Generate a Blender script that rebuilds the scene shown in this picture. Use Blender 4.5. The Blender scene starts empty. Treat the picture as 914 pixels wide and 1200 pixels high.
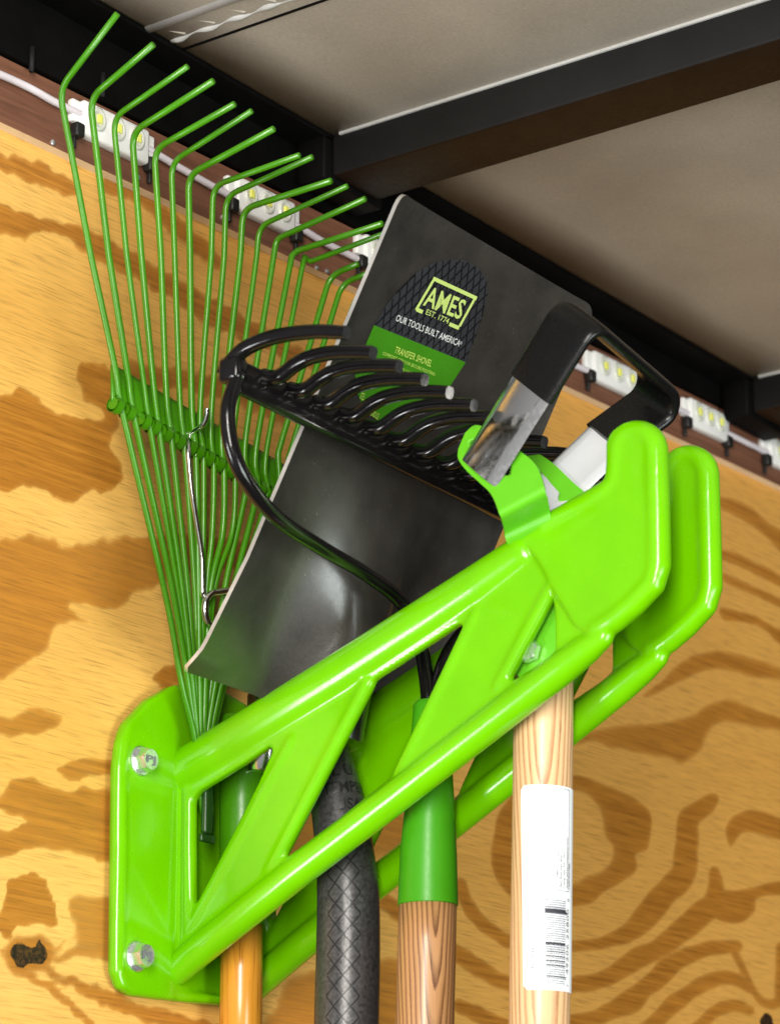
import bpy, bmesh, math, random
import numpy as np
from mathutils import Vector, Matrix
from mathutils.geometry import delaunay_2d_cdt
random.seed(7)
rng = np.random.default_rng(7)
SC = bpy.context.scene
COL = SC.collection
U = 0.00055          # metres per working unit
ZB = 1.7             # height of the middle of the view above the floor of the trailer

# ------------------------------------------------------------------ camera frame (working units; wall is the plane Y = 0, room at Y < 0)
EL, AZ, FL = math.radians(16.9), math.radians(52.7), 3578.0
R_ = np.array([math.cos(AZ), -math.sin(AZ), 0.0])
H_ = np.array([math.sin(AZ), math.cos(AZ), 0.0])
Z_ = np.array([0.0, 0.0, 1.0])
D_ = math.cos(EL) * H_ + math.sin(EL) * Z_
U_ = -math.sin(EL) * H_ + math.cos(EL) * Z_
CAM = -D_ * FL


def ray(px, py):
    return D_ * FL + R_ * (px - 457.0) - U_ * (py - 600.0)


def on_plane(px, py, p0, n):
    v = ray(px, py)
    n = np.asarray(n, float)
    return CAM + v * (np.dot(np.asarray(p0, float) - CAM, n) / np.dot(v, n))


def onX(px, py, X): return on_plane(px, py, (X, 0, 0), (1, 0, 0))
def onY(px, py, Y): return on_plane(px, py, (0, Y, 0), (0, 1, 0))


def proj(P):
    q = np.asarray(P, float) - CAM
    z = q @ D_
    return 457 + FL * (q @ R_) / z, 600 - FL * (q @ U_) / z


def rs(P, r):
    """radius in traced pixels -> working units at the depth of P"""
    return r * float((np.asarray(P, float) - CAM) @ D_) / FL


def W(P):
    P = np.asarray(P, float)
    return Vector((P[0] * U, P[1] * U, P[2] * U + ZB))


# ------------------------------------------------------------------ materials
def mat(name):
    m = bpy.data.materials.new(name)
    m.use_nodes = True
    nt = m.node_tree
    return m, nt, nt.nodes['Principled BSDF']


def N(nt, typ, **kw):
    n = nt.nodes.new(typ)
    for k, v in kw.items():
        setattr(n, k, v)
    return n


def L(nt, a, b): nt.links.new(a, b)


def ramp(nt, fac, stops):
    r = N(nt, 'ShaderNodeValToRGB')
    cr = r.color_ramp
    while len(cr.elements) > 1:
        cr.elements.remove(cr.elements[-1])
    cr.elements[0].position = stops[0][0]
    c = stops[0][1]
    cr.elements[0].color = (*c, 1) if len(c) == 3 else c
    for p, c in stops[1:]:
        e = cr.elements.new(p)
        e.color = (*c, 1) if len(c) == 3 else c
    L(nt, fac, r.inputs['Fac'])
    return r.outputs['Color']


def g(v): return (v, v, v)


def noise(nt, vec, scale, detail=4, rough=0.55, dist=0.0):
    n = N(nt, 'ShaderNodeTexNoise')
    n.inputs['Scale'].default_value = scale
    n.inputs['Detail'].default_value = detail
    n.inputs['Roughness'].default_value = rough
    n.inputs['Distortion'].default_value = dist
    if vec is not None:
        L(nt, vec, n.inputs['Vector'])
    return n.outputs['Fac']


def coords(nt, rot=(0, 0, 0), scale=(1, 1, 1), loc=(0, 0, 0), kind='Object'):
    tc = N(nt, 'ShaderNodeTexCoord')
    mp = N(nt, 'ShaderNodeMapping')
    mp.inputs['Location'].default_value = loc
    mp.inputs['Rotation'].default_value = rot
    mp.inputs['Scale'].default_value = scale
    L(nt, tc.outputs[kind], mp.inputs['Vector'])
    return mp.outputs['Vector']


def math_(nt, op, a, b=None, c=None, clamp=False):
    m = N(nt, 'ShaderNodeMath', operation=op, use_clamp=clamp)
    for i, v in enumerate((a, b, c)):
        if v is None:
            continue
        if isinstance(v, (int, float)):
            m.inputs[i].default_value = v
        else:
            L(nt, v, m.inputs[i])
    return m.outputs[0]


def mix(nt, fac, a, b, blend='MIX'):
    m = N(nt, 'ShaderNodeMix', data_type='RGBA', blend_type=blend)
    for s, v in ((0, fac), (6, a), (7, b)):
        if isinstance(v, (int, float)):
            m.inputs[s].default_value = v
        elif isinstance(v, tuple):
            m.inputs[s].default_value = (*v, 1) if len(v) == 3 else v
        else:
            L(nt, v, m.inputs[s])
    return m.outputs[2]


def bump(nt, b, h, strength, dist=0.001):
    n = N(nt, 'ShaderNodeBump')
    n.inputs['Strength'].default_value = strength
    n.inputs['Distance'].default_value = dist
    L(nt, h, n.inputs['Height'])
    L(nt, n.outputs['Normal'], b.inputs['Normal'])


def paint(name, col, rough=0.3, metal=0.0, coat=0.0, var=0.12, bscale=900, bstr=0.05, spec=0.5, wear=None):
    m, nt, b = mat(name)
    v = coords(nt)
    n1 = noise(nt, v, 35, 5)
    n2 = noise(nt, v, 420, 3)
    c = mix(nt, ramp(nt, n1, [(0.3, g(0)), (0.7, g(1))]), tuple(x * (1 - var) for x in col), tuple(min(1, x * (1 + var)) for x in col))
    if wear:
        w = ramp(nt, noise(nt, v, wear[1], 8, 0.7), [(wear[2], g(0)), (wear[2] + 0.06, g(1))])
        c = mix(nt, w, c, wear[0])
    L(nt, c, b.inputs['Base Color'])
    L(nt, ramp(nt, n2, [(0.25, g(max(0.02, rough - 0.07))), (0.75, g(rough + 0.07))]), b.inputs['Roughness'])
    b.inputs['Metallic'].default_value = metal
    b.inputs['Coat Weight'].default_value = coat
    b.inputs['Coat Roughness'].default_value = 0.08
    b.inputs['Specular IOR Level'].default_value = spec
    if bstr:
        bump(nt, b, noise(nt, v, bscale, 3), bstr, 0.0005)
    return m


M = {}
M['lime'] = paint('lime_powder_coat', (0.135, 0.455, 0.0), 0.22, coat=0.2, var=0.05, bscale=150, bstr=0.010, spec=0.4, wear=((0.24, 0.50, 0.05), 260, 0.70))
M['rake_green'] = paint('rake_green_paint', (0.046, 0.205, 0.002), 0.31, var=0.1)
M['ferrule_green'] = paint('ferrule_green', (0.042, 0.25, 0.004), 0.36, var=0.05, spec=0.35)
M['yoke_green'] = paint('yoke_green', (0.11, 0.45, 0.012), 0.4, var=0.06)
M['black_gloss'] = paint('black_gloss_paint', (0.005, 0.0042, 0.0045), 0.15, var=0.3, bstr=0.04, spec=0.4)
M['blade'] = paint('blade_black_powder', (0.036, 0.032, 0.028), 0.36, metal=0.1, coat=0.62, var=0.3, bscale=1100, bstr=0.14)


def scratched(m):
    nt = m.node_tree
    b = nt.nodes['Principled BSDF']
    src = b.inputs['Base Color'].links[0].from_socket
    tot = None
    for ang, sc in ((0.5, 1.0), (-0.8, 1.3), (1.4, 0.8)):
        n = noise(nt, coords(nt, (0.9, ang, ang * 0.7), (900 * sc, 900 * sc, 28)), 1.0, 2, 0.5)
        r = ramp(nt, n, [(0.735, g(0)), (0.765, g(1))])
        tot = r if tot is None else math_(nt, 'MAXIMUM', tot, r)
    patch = ramp(nt, noise(nt, coords(nt), 16, 4, 0.6), [(0.42, g(0.05)), (0.62, g(0.75))])
    specks = ramp(nt, noise(nt, coords(nt), 750, 6, 0.7), [(0.60, g(0)), (0.66, g(0.5))])
    tot = math_(nt, 'MULTIPLY', math_(nt, 'MAXIMUM', tot, math_(nt, 'MULTIPLY', specks, 0.6)), patch)
    L(nt, mix(nt, tot, src, (0.17, 0.155, 0.14)), b.inputs['Base Color'])


scratched(M['blade'])
M['blade'].node_tree.nodes['Principled BSDF'].inputs['Coat Roughness'].default_value = 0.21
M['bare_steel'] = paint('worn_bare_steel', (0.62, 0.60, 0.57), 0.34, metal=0.7, var=0.25)
M['worn_tip'] = paint('worn_tine_tip', (0.02, 0.02, 0.021), 0.3, var=0.3)
M['chrome'] = paint('bright_chrome', (0.86, 0.86, 0.85), 0.17, metal=1.0, var=0.03, bstr=0)
M['chrome_white_reflection'] = paint('chrome_painted_reflection', (0.88, 0.90, 0.93), 0.30, metal=0.55, var=0.03, bstr=0)
M['dark_clamp'] = paint('dark_green_clamp', (0.012, 0.05, 0.006), 0.35)
M['zinc'] = paint('zinc_plate', (0.80, 0.82, 0.83), 0.3, metal=0.9, var=0.08)
M['sleeve'] = paint('black_sleeve', (0.004, 0.0038, 0.004), 0.30, var=0.2, bstr=0.04, spec=0.35)
M['frame_black'] = paint('black_frame_paint', (0.0025, 0.0023, 0.0023), 0.6, var=0.4, spec=0.08, wear=((0.06, 0.06, 0.065), 40, 0.73))
M['beam_grey'] = paint('charcoal_beam_paint', (0.009, 0.0085, 0.0085), 0.62, var=0.15, spec=0.22)
M['beam_under'] = paint('brown_beam_paint', (0.010, 0.0045, 0.002), 0.55, var=0.3, spec=0.2)
M['pale_strip'] = paint('pale_sealant', (0.42, 0.42, 0.41), 0.5, var=0.1)
M['white_plastic'] = paint('white_led_plastic', (0.80, 0.79, 0.77), 0.4, var=0.04)
M['lens'] = paint('led_lens', (0.62, 0.63, 0.56), 0.12, var=0.05)
M['phosphor'] = paint('led_phosphor', (0.80, 0.80, 0.16), 0.4, var=0.05)
M['black_plastic'] = paint('black_tie_plastic', (0.01, 0.01, 0.01), 0.4)
M['white_wire'] = paint('white_wire', (0.68, 0.62, 0.66), 0.4)
M['paper'] = paint('white_paper', (0.84, 0.85, 0.87), 0.35, var=0.015, bstr=0.0)
M['ink'] = paint('dark_ink', (0.03, 0.03, 0.04), 0.5, bstr=0)
M['grey_ink'] = paint('grey_ink', (0.16, 0.16, 0.19), 0.5, bstr=0)
M['lime_ink'] = paint('lime_ink', (0.56, 0.72, 0.20), 0.5, bstr=0, var=0.04)
M['lime_ink_small'] = paint('lime_ink_small', (0.50, 0.70, 0.12), 0.5, bstr=0, var=0.04)
M['white_ink'] = paint('white_ink', (0.70, 0.72, 0.70), 0.5, bstr=0, var=0.04)
M['decal_green'] = paint('decal_green', (0.045, 0.21, 0.008), 0.32, var=0.06, bstr=0)
M['mesh_line'] = paint('decal_line', (0.006, 0.006, 0.007), 0.4, bstr=0)
M['decal_dark'] = paint('decal_charcoal', (0.032, 0.033, 0.038), 0.35, var=0.1, bstr=0)
M['cream_edge'] = paint('raw_ply_edge', (0.92, 0.74, 0.52), 0.6, var=0.1, bscale=700, bstr=0.2)
M['emboss'] = paint('embossed_steel', (0.022, 0.022, 0.023), 0.33, metal=0.4, var=0.1)


def m_plywood():
    m, nt, b = mat('varnished_plywood')
    at = N(nt, 'ShaderNodeAttribute', attribute_name='figure')
    sep = N(nt, 'ShaderNodeSeparateColor')
    L(nt, at.outputs['Color'], sep.inputs['Color'])
    rot = (0, math.radians(9.0), 0)
    v1 = coords(nt, rot, (8, 1, 330))       # fibre streaks along the sheet
    v2 = coords(nt, rot, (36, 1, 900))
    v3 = coords(nt, rot, (3, 1, 11))
    f1 = noise(nt, v1, 1.0, 6, 0.62)
    f2 = noise(nt, v2, 1.0, 3, 0.6)
    f3 = noise(nt, v3, 1.0, 4, 0.5)
    k = math_(nt, 'ADD', sep.outputs[0], math_(nt, 'MULTIPLY', math_(nt, 'MULTIPLY', math_(nt, 'SUBTRACT', f1, 0.5), 0.75), sep.outputs[2]))
    k = math_(nt, 'ADD', k, math_(nt, 'MULTIPLY', math_(nt, 'SUBTRACT', f2, 0.5), 0.6))
    fac = ramp(nt, k, [(0.33, g(0)), (0.50, g(0.55)), (0.66, g(0.85)), (0.95, g(1))])
    light = mix(nt, ramp(nt, f3, [(0.3, g(0)), (0.7, g(1))]), (0.70, 0.36, 0.072), (0.80, 0.46, 0.12))
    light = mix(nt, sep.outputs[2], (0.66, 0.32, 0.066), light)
    dark = mix(nt, ramp(nt, f1, [(0.3, g(0)), (0.7, g(1))]), (0.33, 0.115, 0.011), (0.50, 0.205, 0.026))
    c = mix(nt, fac, light, dark)
    fib = ramp(nt, f2, [(0.28, g(0.62)), (0.47, g(1.0)), (0.72, g(1.12))])
    c = mix(nt, 1.0, c, fib, 'MULTIPLY')
    fib2 = ramp(nt, f1, [(0.25, g(0.86)), (0.55, g(1.0))])
    c = mix(nt, 1.0, c, fib2, 'MULTIPLY')
    # small pale scuffs and pores
    v4 = coords(nt, (0, 0.3, 0), (60, 1, 18))
    sc = ramp(nt, noise(nt, v4, 1.0, 2, 0.5), [(0.76, g(0)), (0.80, g(0.35))])
    c = mix(nt, sc, c, (0.75, 0.58, 0.36))
    kn = ramp(nt, math_(nt, 'ADD', sep.outputs[1], math_(nt, 'MULTIPLY', math_(nt, 'SUBTRACT', noise(nt, coords(nt), 160, 5, 0.7), 0.5), 0.9)), [(0.40, g(0)), (0.56, g(1))])
    knc = mix(nt, ramp(nt, noise(nt, coords(nt), 330, 4, 0.7), [(0.45, g(0)), (0.65, g(1))]), (0.012, 0.007, 0.005), (0.10, 0.045, 0.012))
    c = mix(nt, kn, c, knc)
    L(nt, c, b.inputs['Base Color'])
    b.inputs['Roughness'].default_value = 0.42
    b.inputs['Coat Weight'].default_value = 0.12
    b.inputs['Coat Roughness'].default_value = 0.25
    bump(nt, b, math_(nt, 'ADD', f2, math_(nt, 'MULTIPLY', kn, -1.5)), 0.12, 0.0006)
    return m


def m_trimwood():
    m, nt, b = mat('brown_hardwood')
    v1 = coords(nt, (0, 0.03, 0), (18, 1, 420))
    v2 = coords(nt, (0, 0.03, 0), (5, 1, 60))
    f1, f2 = noise(nt, v1, 1, 5, 0.65), noise(nt, v2, 1, 4, 0.5)
    c = mix(nt, ramp(nt, f2, [(0.3, g(0)), (0.7, g(1))]), (0.135, 0.052, 0.028), (0.215, 0.09, 0.05))
    c = mix(nt, 1.0, c, ramp(nt, f1, [(0.3, g(0.6)), (0.55, g(1.0)), (0.75, g(1.2))]), 'MULTIPLY')
    L(nt, c, b.inputs['Base Color'])
    b.inputs['Roughness'].default_value = 0.55
    bump(nt, b, f1, 0.2, 0.0005)
    return m


def m_handle(name, light, mid, dark, pith, tilt, period, contrast=0.6, flip=0.0, gloss=0.4):
    """turned wood: growth rings round a pith line a little off the axis of the handle"""
    m, nt, b = mat(name)
    tc = N(nt, 'ShaderNodeTexCoord')
    mp = N(nt, 'ShaderNodeMapping')
    mp.inputs['Location'].default_value = pith
    mp.inputs['Rotation'].default_value = tilt
    L(nt, tc.outputs['Object'], mp.inputs['Vector'])
    wob = N(nt, 'ShaderNodeTexNoise')
    wob.inputs['Scale'].default_value = 14
    wob.inputs['Detail'].default_value = 3
    mp2 = N(nt, 'ShaderNodeMapping')
    mp2.inputs['Scale'].default_value = (1.6, 1.6, 0.5)
    L(nt, tc.outputs['Object'], mp2.inputs['Vector'])
    L(nt, mp2.outputs['Vector'], wob.inputs['Vector'])
    add = N(nt, 'ShaderNodeVectorMath', operation='MULTIPLY_ADD')
    L(nt, wob.outputs['Color'], add.inputs[0])
    add.inputs[1].default_value = (0.010, 0.010, 0.0)
    L(nt, mp.outputs['Vector'], add.inputs[2])
    w = N(nt, 'ShaderNodeTexWave', wave_type='RINGS', rings_direction='Z', wave_profile='SAW')
    w.inputs['Scale'].default_value = 0.314 / period
    w.inputs['Distortion'].default_value = 0.35
    w.inputs['Detail'].default_value = 3
    w.inputs['Detail Scale'].default_value = 6
    L(nt, add.outputs[0], w.inputs['Vector'])
    rings = ramp(nt, w.outputs['Fac'], [(0.0, g(0.05)), (0.45, g(0.12)), (0.78, g(0.75)), (0.92, g(1.0)), (1.0, g(0.2))])
    fine = noise(nt, coords(nt, (0, 0, 0), (900, 900, 16)), 1.0, 4, 0.6)
    pores = ramp(nt, noise(nt, coords(nt, (0, 0, 0), (1300, 1300, 40)), 1.0, 2, 0.5), [(0.30, g(1)), (0.42, g(0))])
    k = math_(nt, 'MULTIPLY', rings, contrast)
    c = mix(nt, k, light, dark)
    c = mix(nt, ramp(nt, fine, [(0.35, g(0)), (0.75, g(0.5))]), c, mid)
    c = mix(nt, math_(nt, 'MULTIPLY', math_(nt, 'MULTIPLY', pores, rings), 0.8), c, tuple(x * 0.45 for x in dark))
    L(nt, c, b.inputs['Base Color'])
    b.inputs['Roughness'].default_value = gloss
    b.inputs['Coat Weight'].default_value = 0.15
    b.inputs['Coat Roughness'].default_value = 0.2
    bump(nt, b, fine, 0.08, 0.0004)
    return m


def m_ceiling():
    m, nt, b = mat('ceiling_sheet')
    v = coords(nt)
    n1 = noise(nt, v, 6, 5)
    n2 = noise(nt, coords(nt, (0, 0, 0.4), (260, 700, 1)), 1.0, 4, 0.6)
    n3 = noise(nt, v, 700, 2)
    c = mix(nt, ramp(nt, n1, [(0.3, g(0)), (0.7, g(1))]), (0.27, 0.24, 0.20), (0.39, 0.345, 0.288))
    c = mix(nt, 1.0, c, ramp(nt, n2, [(0.3, g(0.88)), (0.7, g(1.06))]), 'MULTIPLY')
    c = mix(nt, 1.0, c, ramp(nt, n3, [(0.3, g(0.92)), (0.7, g(1.05))]), 'MULTIPLY')
    L(nt, c, b.inputs['Base Color'])
    b.inputs['Roughness'].default_value = 0.5
    b.inputs['Metallic'].default_value = 0.15
    bump(nt, b, n2, 0.1, 0.0005)
    return m


def m_shank():
    """black steel socket with a pressed lattice of diamonds on the front (UV in working units: u round the tube, v along it)"""
    m, nt, b = mat('hammered_black_steel')
    tc = N(nt, 'ShaderNodeTexCoord')
    sp = N(nt, 'ShaderNodeSeparateXYZ')
    L(nt, tc.outputs['UV'], sp.inputs[0])
    u, v = math_(nt, 'MULTIPLY', sp.outputs[0], 1000), math_(nt, 'MULTIPLY', sp.outputs[1], 1000)
    P = 17.5
    lines = None
    for s in (1, -1):
        a = math_(nt, 'DIVIDE', math_(nt, 'ADD', u, math_(nt, 'MULTIPLY', v, 0.86 * s)), P)
        fr = math_(nt, 'ABSOLUTE', math_(nt, 'SUBTRACT', math_(nt, 'FRACT', a), 0.5))
        ln = math_(nt, 'GREATER_THAN', fr, 0.44)
        lines = ln if lines is None else math_(nt, 'MAXIMUM', lines, ln)
    au = math_(nt, 'ABSOLUTE', u)
    vv = math_(nt, 'SUBTRACT', v, 172)
    msk = math_(nt, 'LESS_THAN', au, math_(nt, 'MINIMUM', 17.6, math_(nt, 'MULTIPLY', vv, 0.9)))
    lines = math_(nt, 'MULTIPLY', lines, msk)
    n1 = noise(nt, coords(nt), 420, 5, 0.65)
    n2 = noise(nt, coords(nt), 50, 4)
    c = mix(nt, ramp(nt, n1, [(0.35, g(0)), (0.75, g(1))]), (0.034, 0.033, 0.034), (0.11, 0.106, 0.109))
    c = mix(nt, ramp(nt, n2, [(0.4, g(0)), (0.75, g(0.5))]), c, (0.065, 0.06, 0.056))
    c = mix(nt, math_(nt, 'MULTIPLY', lines, 0.85), c, (0.012, 0.012, 0.013))
    L(nt, c, b.inputs['Base Color'])
    b.inputs['Metallic'].default_value = 0.45
    b.inputs['Roughness'].default_value = 0.36
    hgt = math_(nt, 'SUBTRACT', math_(nt, 'MULTIPLY', n1, 0.35), lines)
    bump(nt, b, hgt, 0.5, 0.0007)
    return m


M['ply'] = m_plywood()
M['trim'] = m_trimwood()
M['ceiling'] = m_ceiling()
M['shank'] = m_shank()
M['ash'] = m_handle('pale_ash', (0.72, 0.475, 0.26), (0.60, 0.35, 0.16), (0.30, 0.115, 0.04), (0.019, 0.016, 0), (0.035, -0.02, 0), 0.0034, 0.95)
M['brown_ash'] = m_handle('brown_ash', (0.47, 0.245, 0.10), (0.29, 0.13, 0.045), (0.085, 0.028, 0.009), (0.006, 0.012, 0.0), (0.055, -0.02, 0), 0.0031, 1.0)
M['orange_wood'] = m_handle('orange_varnished_wood', (0.66, 0.29, 0.03), (0.58, 0.22, 0.02), (0.36, 0.12, 0.01), (0.03, 0.02, 0), (0.01, 0, 0), 0.004, 0.4, gloss=0.25)

m_, nt_s, b_s = mat('chrome_painted_reflection')
b_s.inputs['Base Color'].default_value = (0.86, 0.88, 0.92, 1)  # pale colour stands in for the white reflection on the right chrome arm
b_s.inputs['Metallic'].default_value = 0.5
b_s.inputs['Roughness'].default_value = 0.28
M['chrome_white_reflection'] = m_

# ------------------------------------------------------------------ object helpers
ROOT = {}


def thing(name, label, cat, base, group=None):
    o = bpy.data.objects.new(name, None)
    COL.objects.link(o)
    o.location = W(base)
    o.empty_display_size = 0.05
    o['label'] = label
    o['category'] = cat
    if group:
        o['group'] = group
    return o


def obj(name, geo, mats, parent=None, smooth=True, label=None, origin=None, uvs=None, autos=None):
    """geo = (verts in working units, faces, optional face material indices); one mesh object"""
    verts, faces = geo[0], geo[1]
    mi = geo[2] if len(geo) > 2 else None
    V = [W(p) for p in verts]
    org = Vector((0, 0, 0))
    if parent is not None:
        base = parent
        org = Vector((0, 0, 0))
        while base is not None:
            org += base.location
            base = base.parent
    off = W(origin) if origin is not None else org
    me = bpy.data.meshes.new(name)
    me.from_pydata([v - off for v in V], [], faces)
    mats = mats if isinstance(mats, (list, tuple)) else [mats]
    for m in mats:
        me.materials.append(m)
    if mi is not None:
        me.polygons.foreach_set('material_index', mi)
    if uvs is not None:
        lay = me.uv_layers.new(name='UVMap')
        for lp in me.loops:
            lay.data[lp.index].uv = uvs[lp.vertex_index]
    bm = bmesh.new()
    bm.from_mesh(me)
    bmesh.ops.recalc_face_normals(bm, faces=bm.faces)
    bm.to_mesh(me)
    bm.free()
    if smooth:
        me.polygons.foreach_set('use_smooth', [True] * len(me.polygons))
        if autos:
            me.set_sharp_from_angle(angle=math.radians(autos))
    me.update()
    o = bpy.data.objects.new(name, me)
    COL.objects.link(o)
    if parent is not None:
        o.parent = parent
        o.location = off - org
    else:
        o.location = off
    if label:
        o['label'] = label
    return o


def tag(o, label=None, cat=None, group=None, kind=None):
    for k, v in (('label', label), ('category', cat), ('group', group), ('kind', kind)):
        if v:
            o[k] = v
    return o


def join(*geos):
    V, F, MI = [], [], []
    for ge in geos:
        o = len(V)
        V += [tuple(p) for p in ge[0]]
        F += [tuple(i + o for i in f) for f in ge[1]]
        MI += list(ge[2]) if len(ge) > 2 else [0] * len(ge[1])
    return V, F, MI


def setmi(ge, k): return ge[0], ge[1], [k] * len(ge[1])


def bake(o, *mods):
    """apply modifiers (type, settings) and keep the result as the mesh"""
    for typ, kw in mods:
        md = o.modifiers.new(typ.lower(), typ)
        for k, v in kw.items():
            setattr(md, k, v)
    dg = bpy.context.evaluated_depsgraph_get()
    dg.update()
    me = bpy.data.meshes.new_from_object(o.evaluated_get(dg), depsgraph=dg)
    old = o.data
    nm = old.name
    o.modifiers.clear()
    o.data = me
    bpy.data.meshes.remove(old)
    me.name = nm
    me.polygons.foreach_set('use_smooth', [True] * len(me.polygons))
    return o


def box(c, ex, ey, ez, ax=(1, 0, 0), ay=(0, 1, 0), az=(0, 0, 1)):
    c = np.asarray(c, float)
    ax, ay, az = (np.asarray(a, float) for a in (ax, ay, az))
    V = [c + ax * ex * i + ay * ey * j + az * ez * k for i in (-.5, .5) for j in (-.5, .5) for k in (-.5, .5)]
    F = [(0, 1, 3, 2), (4, 6, 7, 5), (0, 4, 5, 1), (2, 3, 7, 6), (0, 2, 6, 4), (1, 5, 7, 3)]
    return V, F


def rbox(c, ex, ey, ez, r, ax=(1, 0, 0), ay=(0, 1, 0), az=(0, 0, 1), seg=3):
    """box with all its edges rounded"""
    bm = bmesh.new()
    bmesh.ops.create_cube(bm, size=1)
    for v in bm.verts:
        v.co = Vector((v.co.x * ex, v.co.y * ey, v.co.z * ez))
    bmesh.ops.bevel(bm, geom=list(bm.edges), offset=r, segments=seg, affect='EDGES', profile=0.5)
    ax, ay, az = (np.asarray(a, float) for a in (ax, ay, az))
    bm.verts.ensure_lookup_table()
    V = [np.asarray(c, float) + ax * v.co.x + ay * v.co.y + az * v.co.z for v in bm.verts]
    F = [tuple(v.index for v in f.verts) for f in bm.faces]
    bm.free()
    return V, F


def fillet(pts, r, seg=6):
    """round the inner corners of a polyline"""
    P = [np.asarray(p, float) for p in pts]
    out = [P[0]]
    for a, b, c in zip(P, P[1:], P[2:]):
        u, v = a - b, c - b
        lu, lv = np.linalg.norm(u), np.linalg.norm(v)
        d = min(r, lu * 0.48, lv * 0.48)
        p, q = b + u / lu * d, b + v / lv * d
        for i in range(seg + 1):
            t = i / seg
            out.append(p * (1 - t) ** 2 + b * 2 * t * (1 - t) + q * t * t)
    out.append(P[-1])
    return out


def smooth_path(pts, n=60):
    """Catmull-Rom through the points (any dimension)"""
    P = [np.asarray(p, float) for p in pts]
    P = [2 * P[0] - P[1]] + P + [2 * P[-1] - P[-2]]
    out = []
    k = len(P) - 3
    per = max(2, n // k)
    for i in range(k):
        a, b, c, d = P[i:i + 4]
        for j in range(per):
            t = j / per
            out.append(0.5 * ((2 * b) + (c - a) * t + (2 * a - 5 * b + 4 * c - d) * t * t + (3 * b - a - 3 * c + d) * t ** 3))
    out.append(P[-2])
    return out


def tube(path, rad, sides=14, ref=None, cap=True, flat=1.0, uv=False, round_ends=False):
    P = [np.asarray(p, float) for p in path]
    n = len(P)
    rad = [rad] * n if np.isscalar(rad) else list(rad)
    if round_ends:
        for end in (0, 1):
            if end:
                P.reverse(); rad.reverse()
            t = P[0] - P[1]
            t /= np.linalg.norm(t)
            r0 = rad[0]
            ex, er = [], []
            for a in (75, 50, 25):
                a = math.radians(a)
                ex.append(P[0] + t * r0 * math.sin(a)); er.append(r0 * math.cos(a))
            P = ex + P; rad = er + rad
            if end:
                P.reverse(); rad.reverse()
        n = len(P)
    T = []
    for i in range(n):
        t = P[min(i + 1, n - 1)] - P[max(i - 1, 0)]
        T.append(t / (np.linalg.norm(t) + 1e-12))
    ref = np.asarray(ref if ref is not None else (0.31, -0.77, 0.2), float)
    a = ref - T[0] * (ref @ T[0])
    a /= np.linalg.norm(a)
    V, UV = [], []
    ln = 0
    for i in range(n):
        a = a - T[i] * (a @ T[i])
        a /= np.linalg.norm(a)
        b = np.cross(T[i], a)
        if i:
            ln += np.linalg.norm(P[i] - P[i - 1])
        for k in range(sides):
            an = 2 * math.pi * k / sides
            V.append(P[i] + rad[i] * (math.cos(an) * a + flat * math.sin(an) * b))
            w = (an + math.pi) % (2 * math.pi) - math.pi
            UV.append((w * rad[i] / 1000, ln / 1000))
    F = []
    for i in range(n - 1):
        for k in range(sides):
            k2 = (k + 1) % sides
            F.append((i * sides + k, i * sides + k2, (i + 1) * sides + k2, (i + 1) * sides + k))
    if cap:
        F.append(tuple(reversed(range(sides))))
        F.append(tuple((n - 1) * sides + k for k in range(sides)))
    return (V, F, [0] * len(F), UV) if uv else (V, F)


def lathe_between(a, b, prof, sides=28):
    """prof: list of (t along a->b, radius)"""
    a, b = np.asarray(a, float), np.asarray(b, float)
    return tube([a + (b - a) * t for t, r in prof], [r for t, r in prof], sides)


def inside(P, poly):
    """vectorised point in polygon: P (n,2)"""
    x, y = P[:, 0], P[:, 1]
    res = np.zeros(len(P), bool)
    q = np.asarray(poly, float)
    for (x0, y0), (x1, y1) in zip(q, np.roll(q, -1, 0)):
        if y0 == y1:
            continue
        c = (y0 > y) != (y1 > y)
        res ^= c & (x < (x1 - x0) * (y - y0) / (y1 - y0) + x0)
    return res


def seg_dist(P, pts, closed=True):
    q = np.asarray(pts, float)
    d = np.full(len(P), 1e9)
    rng_ = range(len(q) if closed else len(q) - 1)
    for i in rng_:
        a, b = q[i], q[(i + 1) % len(q)]
        ab = b - a
        t = np.clip(((P - a) @ ab) / (ab @ ab + 1e-9), 0, 1)
        d = np.minimum(d, np.hypot(*(P - a - t[:, None] * ab).T))
    return d


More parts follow.
